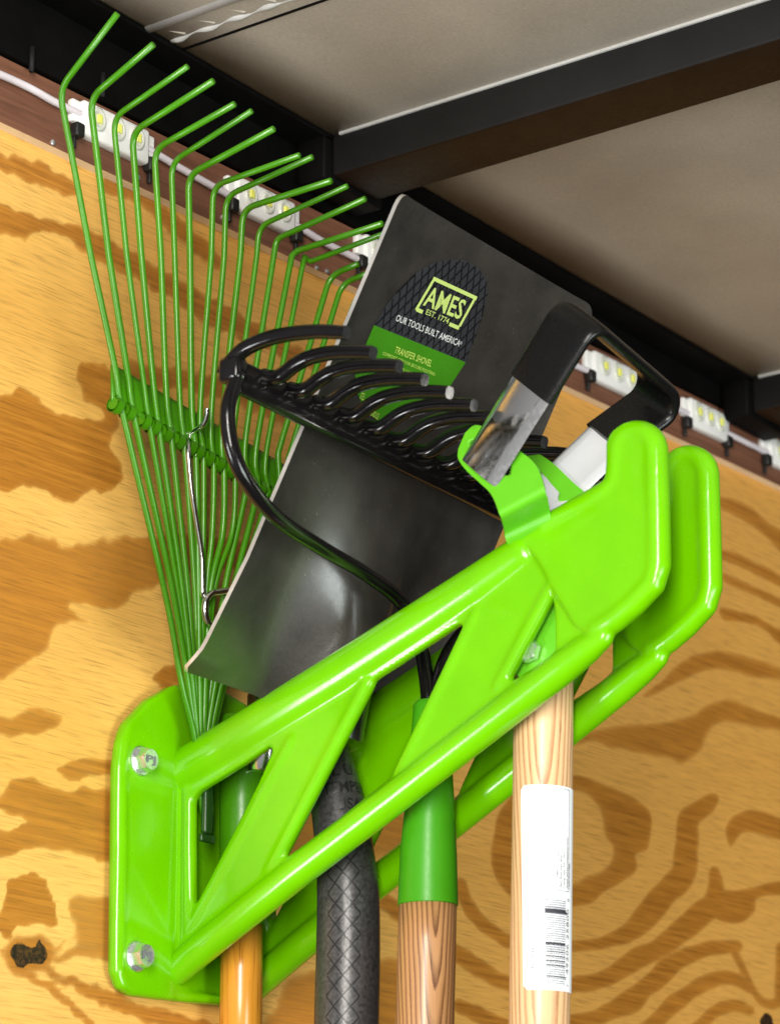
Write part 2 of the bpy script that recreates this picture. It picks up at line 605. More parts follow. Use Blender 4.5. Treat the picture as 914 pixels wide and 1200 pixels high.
def sheet(outer, holes, fmap, step, thick=None, nfun=None):
    """2-D outline (with holes) filled with small triangles and mapped to space; thick makes a closed plate along nfun"""
    outer = [tuple(p) for p in outer]
    pts, edges = [], []

    def loop(pl):
        s = len(pts)
        dense = []
        for a, b in zip(pl, pl[1:] + pl[:1]):
            k = max(1, int(math.hypot(b[0] - a[0], b[1] - a[1]) / step))
            dense += [(a[0] + (b[0] - a[0]) * i / k, a[1] + (b[1] - a[1]) * i / k) for i in range(k)]
        pts.extend(dense)
        edges.extend((s + i, s + (i + 1) % len(dense)) for i in range(len(dense)))
    loop(outer)
    for h in holes:
        loop([tuple(p) for p in h])
    A = np.array(outer)
    gx = np.arange(A[:, 0].min(), A[:, 0].max(), step)
    gy = np.arange(A[:, 1].min(), A[:, 1].max(), step)
    G = np.array([(x, y) for x in gx for y in gy])
    if len(G):
        ok = inside(G, outer) & (seg_dist(G, outer) > step * 0.45)
        for h in holes:
            ok &= ~inside(G, h) & (seg_dist(G, h) > step * 0.45)
        pts.extend(map(tuple, G[ok]))
    vo, eo, fo, *_ = delaunay_2d_cdt([Vector(p) for p in pts], edges, [], 1, 1e-5)
    cen = np.array([[sum(vo[i].x for i in f) / len(f), sum(vo[i].y for i in f) / len(f)] for f in fo])
    ok = inside(cen, outer)
    for h in holes:
        ok &= ~inside(cen, h)
    fo = [f for f, k in zip(fo, ok) if k]
    P2 = [(v.x, v.y) for v in vo]
    V = [np.asarray(fmap(x, y), float) for x, y in P2]
    if thick is None:
        return V, [tuple(f) for f in fo]
    nn = [np.asarray(nfun(x, y), float) if callable(nfun) else np.asarray(nfun, float) for x, y in P2]
    n = len(V)
    V2 = [v + k * thick for v, k in zip(V, nn)]
    F = [tuple(f) for f in fo] + [tuple(n + i for i in reversed(f)) for f in fo]
    MI = [0] * len(F)
    cnt = {}
    for f in fo:
        for i, j in zip(f, f[1:] + f[:1]):
            cnt[(i, j)] = 1
    for (i, j) in cnt:
        if (j, i) not in cnt:
            F.append((j, i, n + i, n + j))
            MI.append(1)
    return V + V2, F, MI


def ptube(path, rad, *a, **k):
    return tube(path, [rs(p, r) for p, r in zip(path, rad)], *a, **k)


def glyphs(s, width=None, height=1.0, offset=0.0, align='CENTER'):
    """text as flat triangles in 2-D; scaled to cap height and, if given, to total width"""
    cu = bpy.data.curves.new('lettering', 'FONT')
    cu.body = s
    cu.size = 1
    cu.offset = offset
    cu.align_x = 'LEFT'
    cu.resolution_u = 2
    o = bpy.data.objects.new('lettering_tmp', cu)
    COL.objects.link(o)
    dg = bpy.context.evaluated_depsgraph_get()
    dg.update()
    me = bpy.data.meshes.new_from_object(o.evaluated_get(dg), depsgraph=dg)
    V = np.array([v.co[:2] for v in me.vertices]) if len(me.vertices) else np.zeros((0, 2))
    F = [tuple(p.vertices) for p in me.polygons]
    bpy.data.objects.remove(o)
    bpy.data.curves.remove(cu)
    bpy.data.meshes.remove(me)
    x0, x1 = V[:, 0].min(), V[:, 0].max()
    sy = height / 0.69
    sx = width / (x1 - x0) if width else sy
    V[:, 0] = (V[:, 0] - (x0 + x1) / 2 if align == 'CENTER' else V[:, 0] - x0) * sx
    V[:, 1] *= sy
    return V, F


def text_geo(s, fmap, **kw):
    V, F = glyphs(s, **kw)
    return [fmap(x, y) for x, y in V], F


# ------------------------------------------------------------------ the rack: two pressed arms on a wall plate
XF = float(onY(198, 1030, 0)[0])       # plane of the front arm
GAP_WALL, CONV = 128.0, 34.0 / 600.0   # the arms stand a little closer at their tips


def xmid(out): return XF + (GAP_WALL - CONV * out) / 2


def on_mid(px, py, dx=0.0):
    """point on the middle plane between the two arms"""
    n = np.array([1.0, -CONV / 2, 0.0])
    return on_plane(px, py, (XF + GAP_WALL / 2 + dx, 0, 0), n)


def A2(px, py):
    p = onX(px, py, XF)
    return (p[1], p[2])


rack = thing('tool_rack', 'lime green steel tool rack with two arms bolted to the plywood', 'tool rack', (XF + 40, 0, -480))
outer = [(192, 1163), (196, 888), (250, 858), (300, 829), (400, 766), (500, 701), (560, 661), (611, 626), (640, 612), (660, 650),
         (720, 700), (718, 742), (700, 765), (670, 791), (602, 845), (562, 875), (460, 953), (340, 1047), (309, 1070), (257, 1114), (206, 1153)]
hole1 = [(228, 938), (236, 928), (286, 897), (319, 875), (323, 880), (306, 919), (234, 1060), (230, 1058), (228, 1020)]
hole2 = [(423, 808), (470, 778), (540, 732), (551, 729), (551, 738), (480, 893), (470, 904), (400, 960), (330, 1012), (325, 1010), (328, 1001)]
hole3 = [(640, 697), (646, 691), (651, 697), (653, 730), (653, 764), (645, 772), (603, 799), (594, 799), (595, 790)]
hand = [(617, 631), (660, 601), (690, 581), (707, 571), (715, 563), (716, 545), (715.5, 530), *[(746 - 30.5 * math.cos(q), 528 - 31 * math.sin(q)) for q in np.linspace(0.15, math.pi - 0.05, 14)], (778, 600), (779, 665), (776, 682), (767, 697), (745, 718), (721, 737), (700, 746), (680, 735), (658, 700), (640, 665)]


def arm_plate(poly, holes, t, dx=0.0):
    return sheet([A2(*p) for p in poly], [[A2(*p) for p in h] for h in holes], lambda y, z: (XF - t / 2 + dx, y, z), 12, t, (1, 0, 0))


def arm_path(pts):
    return [np.array([XF, *A2(*p)]) for p in pts]


top_ridge = tube(arm_path([(206, 908), (300, 851), (400, 789), (500, 724), (560, 684), (612, 647)]), [18, 18, 18, 17, 16, 14], 24, ref=(1, 0, 0), flat=1.3, round_ends=True)
low_ridge = tube(arm_path([(191, 1150), (250, 1101), (340, 1029), (460, 937), (562, 858), (602, 827), (660, 782), (688, 760), (706, 747)]), [16.5, 16.5, 16.5, 16.5, 16.5, 16.5, 16, 14.5, 11], 24, ref=(1, 0, 0), flat=1.0, round_ends=True)
rims = [tube(arm_path(p), 8.5, 12, round_ends=True) for p in
        ([(222, 905), (223, 1090)], [(345, 868), (228, 1085)], [(432, 800), (318, 1022)], [(560, 720), (470, 908)], [(652, 680), (585, 806)])]
hand_rim = tube(arm_path([(640, 618), (690, 590), (712, 577), (723, 566), (726, 532), *[(747 - 21 * math.cos(q), 528 - 21 * math.sin(q)) for q in np.linspace(0.2, math.pi - 0.1, 10)], (770, 600),
                          (771, 664), (765, 684), (742, 708), (719, 727), (700, 738)]), 12.5, 16, round_ends=True)
arm_geo = join(arm_plate(outer, [hole1, hole2, hole3], 12), arm_plate(hand, [], 17, -2), top_ridge, low_ridge, hand_rim, *rims)
arm = obj('arm', arm_geo, M['lime'], rack, origin=(XF, 0, -480))
bake(arm, ('REMESH', dict(mode='VOXEL', voxel_size=2.4 * U)), ('SMOOTH', dict(factor=0.5, iterations=8)))
arm['label'] = 'front arm, brightly lit on its outer face'
arm2 = arm.copy()
COL.objects.link(arm2)
arm2.parent = rack
arm2.location = arm.location + Vector((GAP_WALL * U, 0, 0))
arm2.rotation_euler = (0, 0, math.atan(-CONV))
arm2['label'] = 'rear arm in the shade of the front one'

# wall plate: flange to the left of the front arm, back between the arms
fl = [(131, 900), (130, 1000), (128, 1145), (132, 1160), (146, 1168), (200, 1174), (258, 1180), (300, 1183), (300, 1000), (300, 860), (290, 825), (262, 808),
      (226, 803), (192, 805), (165, 820), (137, 850), (133, 862)]


def B2(px, py):
    p = onY(px, py, -3)
    return (p[0], p[2])




def plate_y(x):
    t = min(1.0, max(0.0, (x + 394) / 100))
    return -20 + 17 * t


plate_geo = sheet([B2(*p) for p in fl], [], lambda x, z: (x, plate_y(x), z), 10, 16, (0, 1, 0))
edge = tube([onY(x, y, -12) for x, y in [(226, 812), (196, 815), (172, 827), (150, 853), (143, 872), (140, 900), (139, 1000), (137, 1140), (141, 1152), (152, 1160), (200, 1167), (280, 1174)]], [5, 6, 7, 8.5, 9, 9.5, 9.5, 9, 8, 7, 6, 5], 14, round_ends=True)
joint = tube([(XF + 2, -16, -372), (XF + 2, -16, -578)], 10, 16, round_ends=True)
wp = obj('wall_plate', join(plate_geo, edge, joint), M['lime'], rack)
bake(wp, ('REMESH', dict(mode='VOXEL', voxel_size=2.6 * U)), ('SMOOTH', dict(factor=0.5, iterations=8)))


def hex_bolt(name, c, n, r, h, parent, washer=True, mark=None, m=None):
    c, n = np.asarray(c, float), np.asarray(n, float)
    a = np.cross(n, (0.13, 0.2, 1.0)); a /= np.linalg.norm(a)
    b = np.cross(n, a)
    geos = []
    if washer:
        geos.append(tube([c + n * t for t in (-2, 2.6, 3.4)], [r * 1.22, r * 1.22, r * 1.14], 28, ref=a))
    V, F = [], []
    rings = [(r, 0), (r, h * 0.78), (r * 0.985, h * 0.86), (r * 0.86, h), (r * 0.80, h * 0.985)]
    for rr, hh in rings:
        for k in range(24):
            an = 2 * math.pi * k / 24
            hexr = math.cos(math.pi / 6) / math.cos((an % (math.pi / 3)) - math.pi / 6)
            q = rr * (hexr if rr > r * 0.9 else 1.0)
            V.append(c + n * (hh + 1) + a * q * math.cos(an) + b * q * math.sin(an))
    for i in range(len(rings) - 1):
        for k in range(24):
            F.append((i * 24 + k, i * 24 + (k + 1) % 24, (i + 1) * 24 + (k + 1) % 24, (i + 1) * 24 + k))
    F.append(tuple((len(rings) - 1) * 24 + k for k in range(24)))
    geos.append((V, F))
    o = obj(name, join(*geos), m or M['zinc'], parent, autos=25)
    if mark:
        up = np.array([0, 0, 1.0]) - n * n[2]
        up /= np.linalg.norm(up)
        rt = np.cross(up, n)
        ge = text_geo(mark, lambda x, y: c + n * (h + 1.3) + rt * x + up * (y - r * 0.3), height=r * 0.6, width=r * 1.1, offset=0.02)
        obj('lettering', ge, M['grey_ink'], o, smooth=False)
    return o


hex_bolt('bolt', onY(164, 892, -20), (0, -1, 0), 12.5, 15, rack, mark='PJ')
hex_bolt('bolt', onY(159, 1121, -20), (0, -1, 0), 12.5, 15, rack, mark='PJ')

# ------------------------------------------------------------------ leaf rake nearest the wall
rake = thing('leaf_rake', 'green wire tine leaf rake hanging nearest the wall with an orange handle', 'rake', on_mid(283, 1100))
RY0, RK = -28.0, -0.12


def on_rake(px, py, dy=0.0):
    return on_plane(px, py, (0, RY0 + dy, -470), (0, 1.0, -RK))


bends = [(70, 105), (106, 115), (133, 138), (155, 155), (181, 175), (201, 190), (221, 205), (250, 218), (265, 230), (285, 245), (304, 265), (324, 280), (348, 294), (363, 307), (387, 323), (401, 332), (418, 346), (436, 357)]
tips = [(138, 16), (180, 52), (220, 78), (250, 95), (275, 122), (295, 130), (321, 151), (351, 182), (366, 184), (388, 212), (407, 218), (428, 233), (448, 262), (452, 273), (420, 309), (432, 320), (448, 333), (466, 340)]
at300 = [107, 128, 149, 166, 189, 205, 223, 248, 263, 282, 301, 321, 342, 357, None, None, None, None]
ringx = [145, 159, 177, 188, 202, 217, 230, 239, 251, 263, 276, 289, 301, 312, 324, 335, 347, 358]
x700 = [195, 204, 210, 215, 221, 229, 233, 238, 242, 246, 250, 262, 272, 278, 284, 288, 292, 296]
for i in range(18):
    b, t, rx = bends[i], tips[i], ringx[i]
    ry = 487 + (rx - 145) * 0.58
    pts = []
    j = (i % 3 - 1) * 2.0
    pts.append(on_rake(238 + i * 0.55, 955 - (i * 5) % 17, 3 + j))
    pts.append(on_rake(229 + i * 1.1, 868, 2 + j))
    if i == 0:
        pts.append(on_rake(213, 800, j))
    pts.append(on_rake(x700[i], 700, j * 0.6))
    if i in (8, 9, 10):
        pts.append(on_rake(rx - (4 if i == 10 else 2), 625, j * .5))
    pts.append(on_rake(rx, ry, 0))
    pts.append(on_rake(rx - 5 - (6 - i) * 0.9, ry - 60, 0))
    if at300[i]:
        pts.append(on_rake(at300[i], 300, 0))
    low = smooth_path(pts, 10 * len(pts))
    pb = on_rake(b[0], b[1])
    pt = onY(t[0], t[1], pb[1] - (t[0] - b[0]) / 0.80)
    path = low[:-1] + fillet([low[-1], pb, pt], 17, 7)[0:]
    obj('tine', tube(path, 3.3 + 0.25 * math.sin(i * 2.3), 9), M['rake_green'], rake)
# spreader plate with a row of rolled loops the tines run through
a_l, a_r = (131, 470), (372, 611)


def spreader_map(s, t):
    px = a_l[0] + (a_r[0] - a_l[0]) * s
    py = a_l[1] + (a_r[1] - a_l[1]) * s - 43 * t
    return on_rake(px, py, 4 + 9 * t * t)


Vs = [spreader_map(s / 40, t / 8) for s in range(41) for t in range(9)]
Fs = [(s * 9 + t, s * 9 + t + 1, (s + 1) * 9 + t + 1, (s + 1) * 9 + t) for s in range(40) for t in range(8)]
sp = obj('spreader_plate', (Vs, Fs), M['rake_green'], rake)
bake(sp, ('SOLIDIFY', dict(thickness=3 * U, offset=0)))
axd = on_rake(*a_r) - on_rake(*a_l)
axd /= np.linalg.norm(axd)
loop_mesh = None
for i, rx in enumerate(ringx[:17]):
    c = on_rake(rx - 9, 480 + (rx - 9 - 145) * 0.58, 2)
    ring_o = [c + axd * t for t in (-5.5, 5.5)]
    prof = tube([c - axd * 4.4, c + axd * 4.4, c + axd * 4.4, c - axd * 4.4, c - axd * 4.4], [8.8, 8.8, 6.2, 6.2, 8.8], 20, cap=False)
    obj('loop', prof, M['rake_green'], rake, autos=40)
# chrome adjusting rod with its hook and eye
rod = smooth_path([on_rake(243, 478, -22), on_rake(242, 489, -20), on_rake(237, 499, -14), on_rake(228, 505, -2), on_rake(222, 512, 4), on_rake(221, 530, -6), on_rake(225, 575, -7), on_rake(232, 620, -7), on_rake(237, 655, -7), on_rake(238, 700, -6)], 70)
obj('adjusting_rod', tube(rod, 2.7, 12), M['chrome'], rake)
eye = [on_rake(*p) for p in [(262, 693, ), (250, 695), (240, 697), (233, 706), (232, 720), (236, 732), (243, 737)]]
eye = [p + np.array([0, -10, 0]) for p in eye]
obj('rod_eye', tube(smooth_path(eye, 50), 3.6, 12), M['chrome'], rake)
# sockets and handle
cx = lambda y: 283.5
p0, p1, p2, p3 = on_mid(301, 838), on_mid(298, 905), on_mid(283, 930), on_mid(283, 1098)
obj('ferrule', join(tube([on_mid(311, 815), on_mid(311, 862), on_mid(310, 905), on_mid(310, 907)], [19, 19, 20.5, 17], 24), ), M['chrome'], rake)
obj('socket', ptube([on_mid(285, 840), on_mid(284.5, 850), on_mid(284, 980), on_mid(283.5, 1085)], [24, 27, 27, 26], 28), M['rake_green'], rake, autos=40)
obj('handle', ptube([on_mid(283.5, 1075), on_mid(283, 1140), on_mid(281, 1330)], [25, 25, 25], 32), M['orange_wood'], rake, origin=on_mid(283, 1140))
ck = on_rake(243, 945, -6)
obj('tine_clamp', join(rbox(ck, 13, 8, 58, 3), rbox(ck + np.array([3, 2, -33]), 22, 5, 9, 2)), M['dark_clamp'], rake, autos=40)

# ------------------------------------------------------------------ transfer shovel
shovel = thing('transfer_shovel', 'black square point transfer shovel with a logo label on its blade', 'shovel', on_mid(408, 1100))
BL = np.array([-513.3, -140.1, -317.1]); WV = np.array([388.1, 30.0, 2.9]); LV = np.array([9.6, -250.0, 455.8])
BN = np.cross(WV, LV); BN /= np.linalg.norm(BN)
if BN[1] > 0:
    BN = -BN
bw, bl = np.linalg.norm(WV), np.linalg.norm(LV)


def blade_ab(px, py):
    """pixel of the traced photograph -> coordinates along the blade's width and length"""
    p = on_plane(px, py, BL, BN) - BL
    return (p @ WV / bw, p @ (LV / bl))


def blade_map(a, b, lift=0.0):
    s = (a / bw) * 2 - 1
    t = b / bl
    x = max(0.0, 1 - t / 0.62)
    bulge = 92 * x ** 1.05 * math.exp(-(abs(s + 0.05 + 0.12 * t) / (0.215 + 0.60 * t)) ** 2.5)
    lips = 10 * abs(s) ** 7 * min(1, t * 4)
    dish = 9 * (s * s) * (1 - t) 
    foot = -16 * max(0, 1 - t / 0.07) ** 2 * (1 - math.exp(-(s * 2.2) ** 2))
    return BL + WV / bw * a + LV / bl * b + BN * (bulge + lips + dish * 0.5 + foot + lift)


cr = 15
out = [(14, 0), (4, 6), (0, 20), (0, bl - cr)]
out += [(cr - cr * math.cos(q), bl - cr + cr * math.sin(q)) for q in (0.4, 0.8, 1.2)]
out += [(cr, bl), (bw - cr, bl)]
out += [(bw - cr + cr * math.sin(q), bl - cr + cr * math.cos(q)) for q in (0.4, 0.8, 1.2)]
out += [(bw, bl - cr), (bw, 20), (bw - 4, 6), (bw - 14, 0)]
bg = sheet(out, [], lambda a, b: blade_map(a, b, 0), 9, 4.5, -BN)
bla = obj('blade', bg, [M['blade'], M['bare_steel']], shovel, autos=45)

# shank: runs from under the bulge, bends and drops behind the lower bar of the front arm
sh_px = [(352, 800), (368, 850), (384, 895), (396, 945), (404, 1000), (408, 1050), (408, 1110), (407, 1160), (405, 1240)]
sh_r = [25, 28, 30, 32, 34.5, 36.5, 37.5, 38, 38]
sp_ = smooth_path([np.append(on_mid(*p), rs(on_mid(*p), r)) for p, r in zip(sh_px, sh_r)], 90)
V, F, MI, UVs = tube([p[:3] for p in sp_], [p[3] for p in sp_], 48, ref=-D_ , uv=True)
shank = obj('shank', (V, F, MI), M['shank'], shovel, uvs=UVs)


def shank_map(px, py, scale_lift=1.0):
    """lettering laid on the near side of the shank round (px, py)"""
    c = on_mid(px, py)
    i = min(range(len(sp_)), key=lambda k: np.linalg.norm(sp_[k][:3] - c))
    ax = sp_[max(i - 2, 0)][:3] - sp_[min(i + 2, len(sp_) - 1)][:3]
    ax /= np.linalg.norm(ax)
    o, r = sp_[i][:3], sp_[i][3]
    f = -D_ - ax * (-D_ @ ax); f /= np.linalg.norm(f)
    s = np.cross(ax, f)

    def fm(x, y):
        an = x / r
        return o + ax * y + (f * math.cos(an) + s * math.sin(an)) * (r + 0.7)
    return fm


let = []
for px, py, s, w, dx in ((396, 917, 'A L U', 40, 6), (401, 939, 'TEMPERED', 70, 24), (404, 957, 'USA', 28, 14)):
    fm_ = shank_map(px, py)
    let.append(text_geo(s, lambda x, y: fm_(x + dx, y), height=12, width=w, offset=0.006))
obj('lettering', join(*let), M['mesh_line'], shank, smooth=False)

# label on the blade
lab_px = [(439.5, 381), (455, 357), (472, 337), (492, 319), (509, 309), (529, 304), (549, 305), (564, 313), (573, 326), (575, 341), (572, 357), (564, 383), (553, 411), (549, 423),
          (529, 453), (517, 467), (496, 482), (465, 494), (440, 490), (428, 479), (418, 456), (417, 438), (423, 418)]
lab = [blade_ab(*p) for p in lab_px]
dark_px = lab_px[:14]
green_px = [lab_px[0]] + lab_px[13:]
deck = obj('label_sticker', join(setmi(sheet([blade_ab(*p) for p in dark_px], [], lambda a, b: blade_map(a, b, 0.9), 10), 0),
                                setmi(sheet([blade_ab(*p) for p in green_px], [], lambda a, b: blade_map(a, b, 0.9), 10), 1)),
           [M['decal_dark'], M['decal_green']], shovel, smooth=False)
# printed lattice over the dark half
poly = np.array([blade_ab(*p) for p in dark_px])
lat = []
x0, y0 = poly.min(0); x1, y1 = poly.max(0)
for ang in (57, 117):
    ca, sa = math.cos(math.radians(ang)), math.sin(math.radians(ang))
    for k in range(-40, 40):
        off = k * 10.6
        ts = np.arange(-260, 260, 2.0)
        P = np.stack([(x0 + x1) / 2 + ca * ts - sa * off, (y0 + y1) / 2 + sa * ts + ca * off], 1)
        ins = inside(P, poly)
        idx = np.where(ins)[0]
        if len(idx) > 3:
            p, q = P[idx[0]], P[idx[-1]]
            nrm = np.array([-sa, ca]) * 0.8
            lat.append(([blade_map(*(p + nrm), 1.4), blade_map(*(q + nrm), 1.4), blade_map(*(q - nrm), 1.4), blade_map(*(p - nrm), 1.4)], [(0, 1, 2, 3)]))
obj('printed_lattice', join(*lat), M['mesh_line'], deck, smooth=False)


def decal_text(s, pa, pb, height, offset=0.0, lift=2.0):
    """text whose baseline runs from pixel pa to pixel pb"""
    a, b = np.array(blade_ab(*pa)), np.array(blade_ab(*pb))
    ex = (b - a) / np.linalg.norm(b - a)
    ey = np.array([-ex[1], ex[0]])
    mid = (a + b) / 2

    def fm(x, y):
        q = mid + ex * x + ey * y
        return blade_map(q[0], q[1], lift)
    return text_geo(s, fm, width=np.linalg.norm(b - a), height=height, offset=offset)


def decal_strip(pa, pb, w, lift=2.0):
    a, b = np.array(blade_ab(*pa)), np.array(blade_ab(*pb))
    ex = (b - a) / np.linalg.norm(b - a)
    ey = np.array([-ex[1], ex[0]]) * w / 2
    ex = ex * w / 2
    return [blade_map(*q, lift) for q in (a - ex + ey, b + ex + ey, b + ex - ey, a - ex - ey)], [(0, 1, 2, 3)]


fr = [(511, 326.5), (560, 348), (541, 381.5), (489, 362)]
logo = join(decal_text('AMES', (497.5, 356.5), (541.5, 373), 20, 0.016),
            decal_text('EST. 1774', (500.5, 367.5), (527, 378.5), 5.6, 0.006),
            decal_strip(fr[0], fr[1], 3.9), decal_strip((558.5, 349.5), (542, 379), 3.9), decal_strip((510, 328.5), (490.5, 361), 3.9),
            decal_strip((491.5, 362.8), (496, 364.7), 3.9), decal_strip((530, 379), (539, 382.6), 3.9))
obj('lettering', logo, M['lime_ink'], deck, smooth=False)
obj('lettering', join(decal_text('OUR TOOLS BUILT AMERICA', (464.5, 375.5), (540, 404.5), 6.8, 0.004), decal_text('\u00ae', (540.5, 401.5), (543, 402.5), 3)), M['white_ink'], deck, smooth=False)
obj('lettering', join(decal_text('TRANSFER SHOVEL', (463, 412.5), (506.5, 428.5), 6.8, 0.004),
                      decal_text('COMFORT STEP FOR SECURE FOOTING', (449, 415), (511, 439), 3.3),
                      decal_text('PALA CUADRADA', (455, 431), (498, 447.5), 6.4, 0.004),
                      decal_text('ESCALON COMODO PARA PISAR', (441, 435.5), (490, 454), 3.6),
                      decal_text('STEEL', (421.5, 466), (426.5, 468), 6.5, 0.004), decal_text('HANDLE', (428.5, 483), (441.5, 489.5), 6, 0.004),
                      decal_text('LIFETIME USE', (466, 493), (495, 482), 5.5)), M['lime_ink_small'], deck, smooth=False)

# ------------------------------------------------------------------ bow rake
bow = thing('bow_rake', 'black steel bow rake with curved tines and a green ferrule in front of the shovel', 'rake', on_mid(500, 1130))
BY = -314.0
r1, r2 = onY(308, 433, BY), onY(512, 534, BY)
bar_y = BY + 2
TP = (r2[0] - r1[0]) / 7
zt = r1[2]
zsl = (r2[2] - r1[2]) / (r2[0] - r1[0])
xe0 = r1[0] - TP
nt_ = 14


def zb(x): return zt + (x - r1[0]) * zsl


bx = np.array([1, 0, zsl]); bx /= np.linalg.norm(bx)
xm_ = xe0 + TP * (nt_ - 1) / 2
barv = rbox((xm_, bar_y, zb(xm_) - 18), TP * (nt_ - 1) + 12, 11, 33, 3.5, ax=bx)
boss = [rbox((xx, BY + 4, zb(xx) - 13), 17, 26, 26, 6) for xx in (xe0, xe0 + TP * (nt_ - 1))]
obj('head_bar', join(barv, *boss), M['black_gloss'], bow, autos=50)
prof_n = [(-4, -14), (2, -8), (11, -11), (22, -11), (38, -4), (56, 0), (84, -1), (115, -7), (131, -11)]
prof_1 = [(-14, -16), (-10, -9), (6, 3), (26, 8), (54, 9), (95, 4), (131, -5)]
for i in range(nt_):
    x = xe0 + i * TP
    prof = prof_1 if i in (0, nt_ - 1) else prof_n
    pts = smooth_path([np.array([x + 0.02 * o, BY - o, zb(x) + z, 1.0]) for o, z in prof], 48)
    n = len(pts)
    geos = []
    V, F = [], []
    for k, p in enumerate(pts):
        f = k / (n - 1)
        t = pts[min(k + 1, n - 1)][:3] - pts[max(k - 1, 0)][:3]
        t /= np.linalg.norm(t)
        nz = np.cross((1, 0, 0), t); nz /= np.linalg.norm(nz)
        if nz[2] < 0:
            nz = -nz
        hw = 7.6 - 1.6 * min(1, f * 1.6)
        hh = 7.4 - 1.4 * f
        for dx, dz in ((-hw, -hh * .5), (-hw, hh * .5), (-hw * .55, hh), (hw * .55, hh), (hw, hh * .5), (hw, -hh * .5), (hw * .55, -hh), (-hw * .55, -hh)):
            V.append(p[:3] + np.array([dx, 0, 0]) + nz * dz)
    for k in range(n - 1):
        for q in range(8):
            F.append((k * 8 + q, k * 8 + (q + 1) % 8, (k + 1) * 8 + (q + 1) % 8, (k + 1) * 8 + q))
    F.append(tuple(range(8)))
    MI = [0] * len(F)
    F.append(tuple((n - 1) * 8 + q for q in range(8)))
    MI.append(1)
    obj('tine', (V, F, MI), [M['black_gloss'], M['worn_tip']], bow, autos=55)
fer_top = on_mid(503, 826)
bl_path = smooth_path([onY(281, 428, BY), onY(275, 450, BY), onY(267, 482, BY), onY(272, 525, BY), onY(290, 566, BY), onY(325, 607, BY + 4), onY(375, 641, BY + 14), onY(430, 674, BY + 28), onY(470, 706, BY + 40), onY(491, 750, BY + 34), onY(500, 800, BY + 24), onY(503, 850, BY + 18)], 110)
obj('bow', tube(bl_path, 7.6, 14, round_ends=True), M['black_gloss'], bow)
xr = xe0 + TP * (nt_ - 1)
br_path = smooth_path([np.array([xr - 6, BY, zb(xr) - 14]), np.array([xr + 4, BY, zb(xr) - 70]), np.array([xr - 25, BY, zb(xr) - 150]), onY(590, 700, BY + 6), onY(550, 735, BY + 10), onY(525, 768, BY + 12), onY(513, 806, BY + 14), onY(509, 850, BY + 16)], 90)
obj('bow', tube(br_path, 8.2, 14, round_ends=True), M['black_gloss'], bow)
obj('ferrule', ptube([on_mid(505, 822), on_mid(505, 827), on_mid(505, 850), on_mid(503.5, 940), on_mid(502, 1000), on_mid(501.5, 1056), on_mid(501.5, 1061), on_mid(501.5, 1062)], [17, 21, 22.5, 29, 33.5, 35.5, 35.8, 33], 36), M['ferrule_green'], bow, autos=50)
obj('handle', ptube([on_mid(501.5, 1052), on_mid(500, 1110), on_mid(498, 1200), on_mid(495, 1330)], [34, 34.3, 34.3, 34], 40), M['brown_ash'], bow, origin=on_mid(500, 1150))

# ------------------------------------------------------------------ D-handled shaft, outermost
dsh = thing('d_handle_shaft', 'pale ash tool shaft with a black and chrome D grip in a green yoke', 'tool handle', on_mid(634, 1100))
s_top = on_mid(638, 725)
obj('shaft', ptube([on_mid(637, 778), on_mid(637.3, 780), on_mid(636.5, 860), on_mid(634.5, 1000), on_mid(632.5, 1150), on_mid(630, 1330)], [30, 34, 35.2, 35.2, 36, 36], 44), M['ash'], dsh, origin=on_mid(634, 1000), autos=50)
G0 = on_mid(621, 545, -52)
TH = math.radians(46)
GS = rs(G0, 1.0)
e1 = 0.743 * R_ - 0.669 * U_
a3 = 0.669 * R_ + 0.743 * U_
c3 = (math.cos(TH) * e1 + math.sin(TH) * D_)
w3 = (math.sin(TH) * e1 - math.cos(TH) * D_)
c3 = c3 * GS
a3 = a3 * GS


def grip_path(pts, r=30):
    return [G0 + c3 * p[0] + a3 * p[1] for p in fillet([np.array(q) for q in pts], r, 9)]


def band(path, hw, th, crown, closed_ends=True):
    """flat strap swept along a path that lies in the plane of c3 and a3; its width runs along w3"""
    P = path
    n = len(P)
    sec = []
    m = 10
    for k in range(m + 1):
        s = -1 + 2 * k / m
        edge_r = math.sqrt(max(0, 1 - max(0, (abs(s) - 0.82) / 0.18) ** 2))
        sec.append((s * hw, th / 2 * edge_r + crown * (1 - s * s)))
    for k in range(m, -1, -1):
        s = -1 + 2 * k / m
        edge_r = math.sqrt(max(0, 1 - max(0, (abs(s) - 0.82) / 0.18) ** 2))
        sec.append((s * hw, -th / 2 * edge_r + crown * (1 - s * s)))
    q = len(sec)
    V, F = [], []
    for i in range(n):
        t = P[min(i + 1, n - 1)] - P[max(i - 1, 0)]
        t /= np.linalg.norm(t)
        nn = np.cross(t, w3); nn /= np.linalg.norm(nn)
        if nn @ c3 > 0:
            nn = -nn
        V += [P[i] + w3 * a + nn * b for a, b in sec]
    for i in range(n - 1):
        for k in range(q):
            F.append((i * q + k, i * q + (k + 1) % q, (i + 1) * q + (k + 1) % q, (i + 1) * q + k))
    F.append(tuple(range(q)))
    F.append(tuple((n - 1) * q + k for k in range(q)))
    return V, F


def dens(a, b, n=10):
    a, b = np.array(a, float), np.array(b, float)
    return [G0 + c3 * p[0] + a3 * p[1] for p in (a + (b - a) * i / n for i in range(n + 1))]


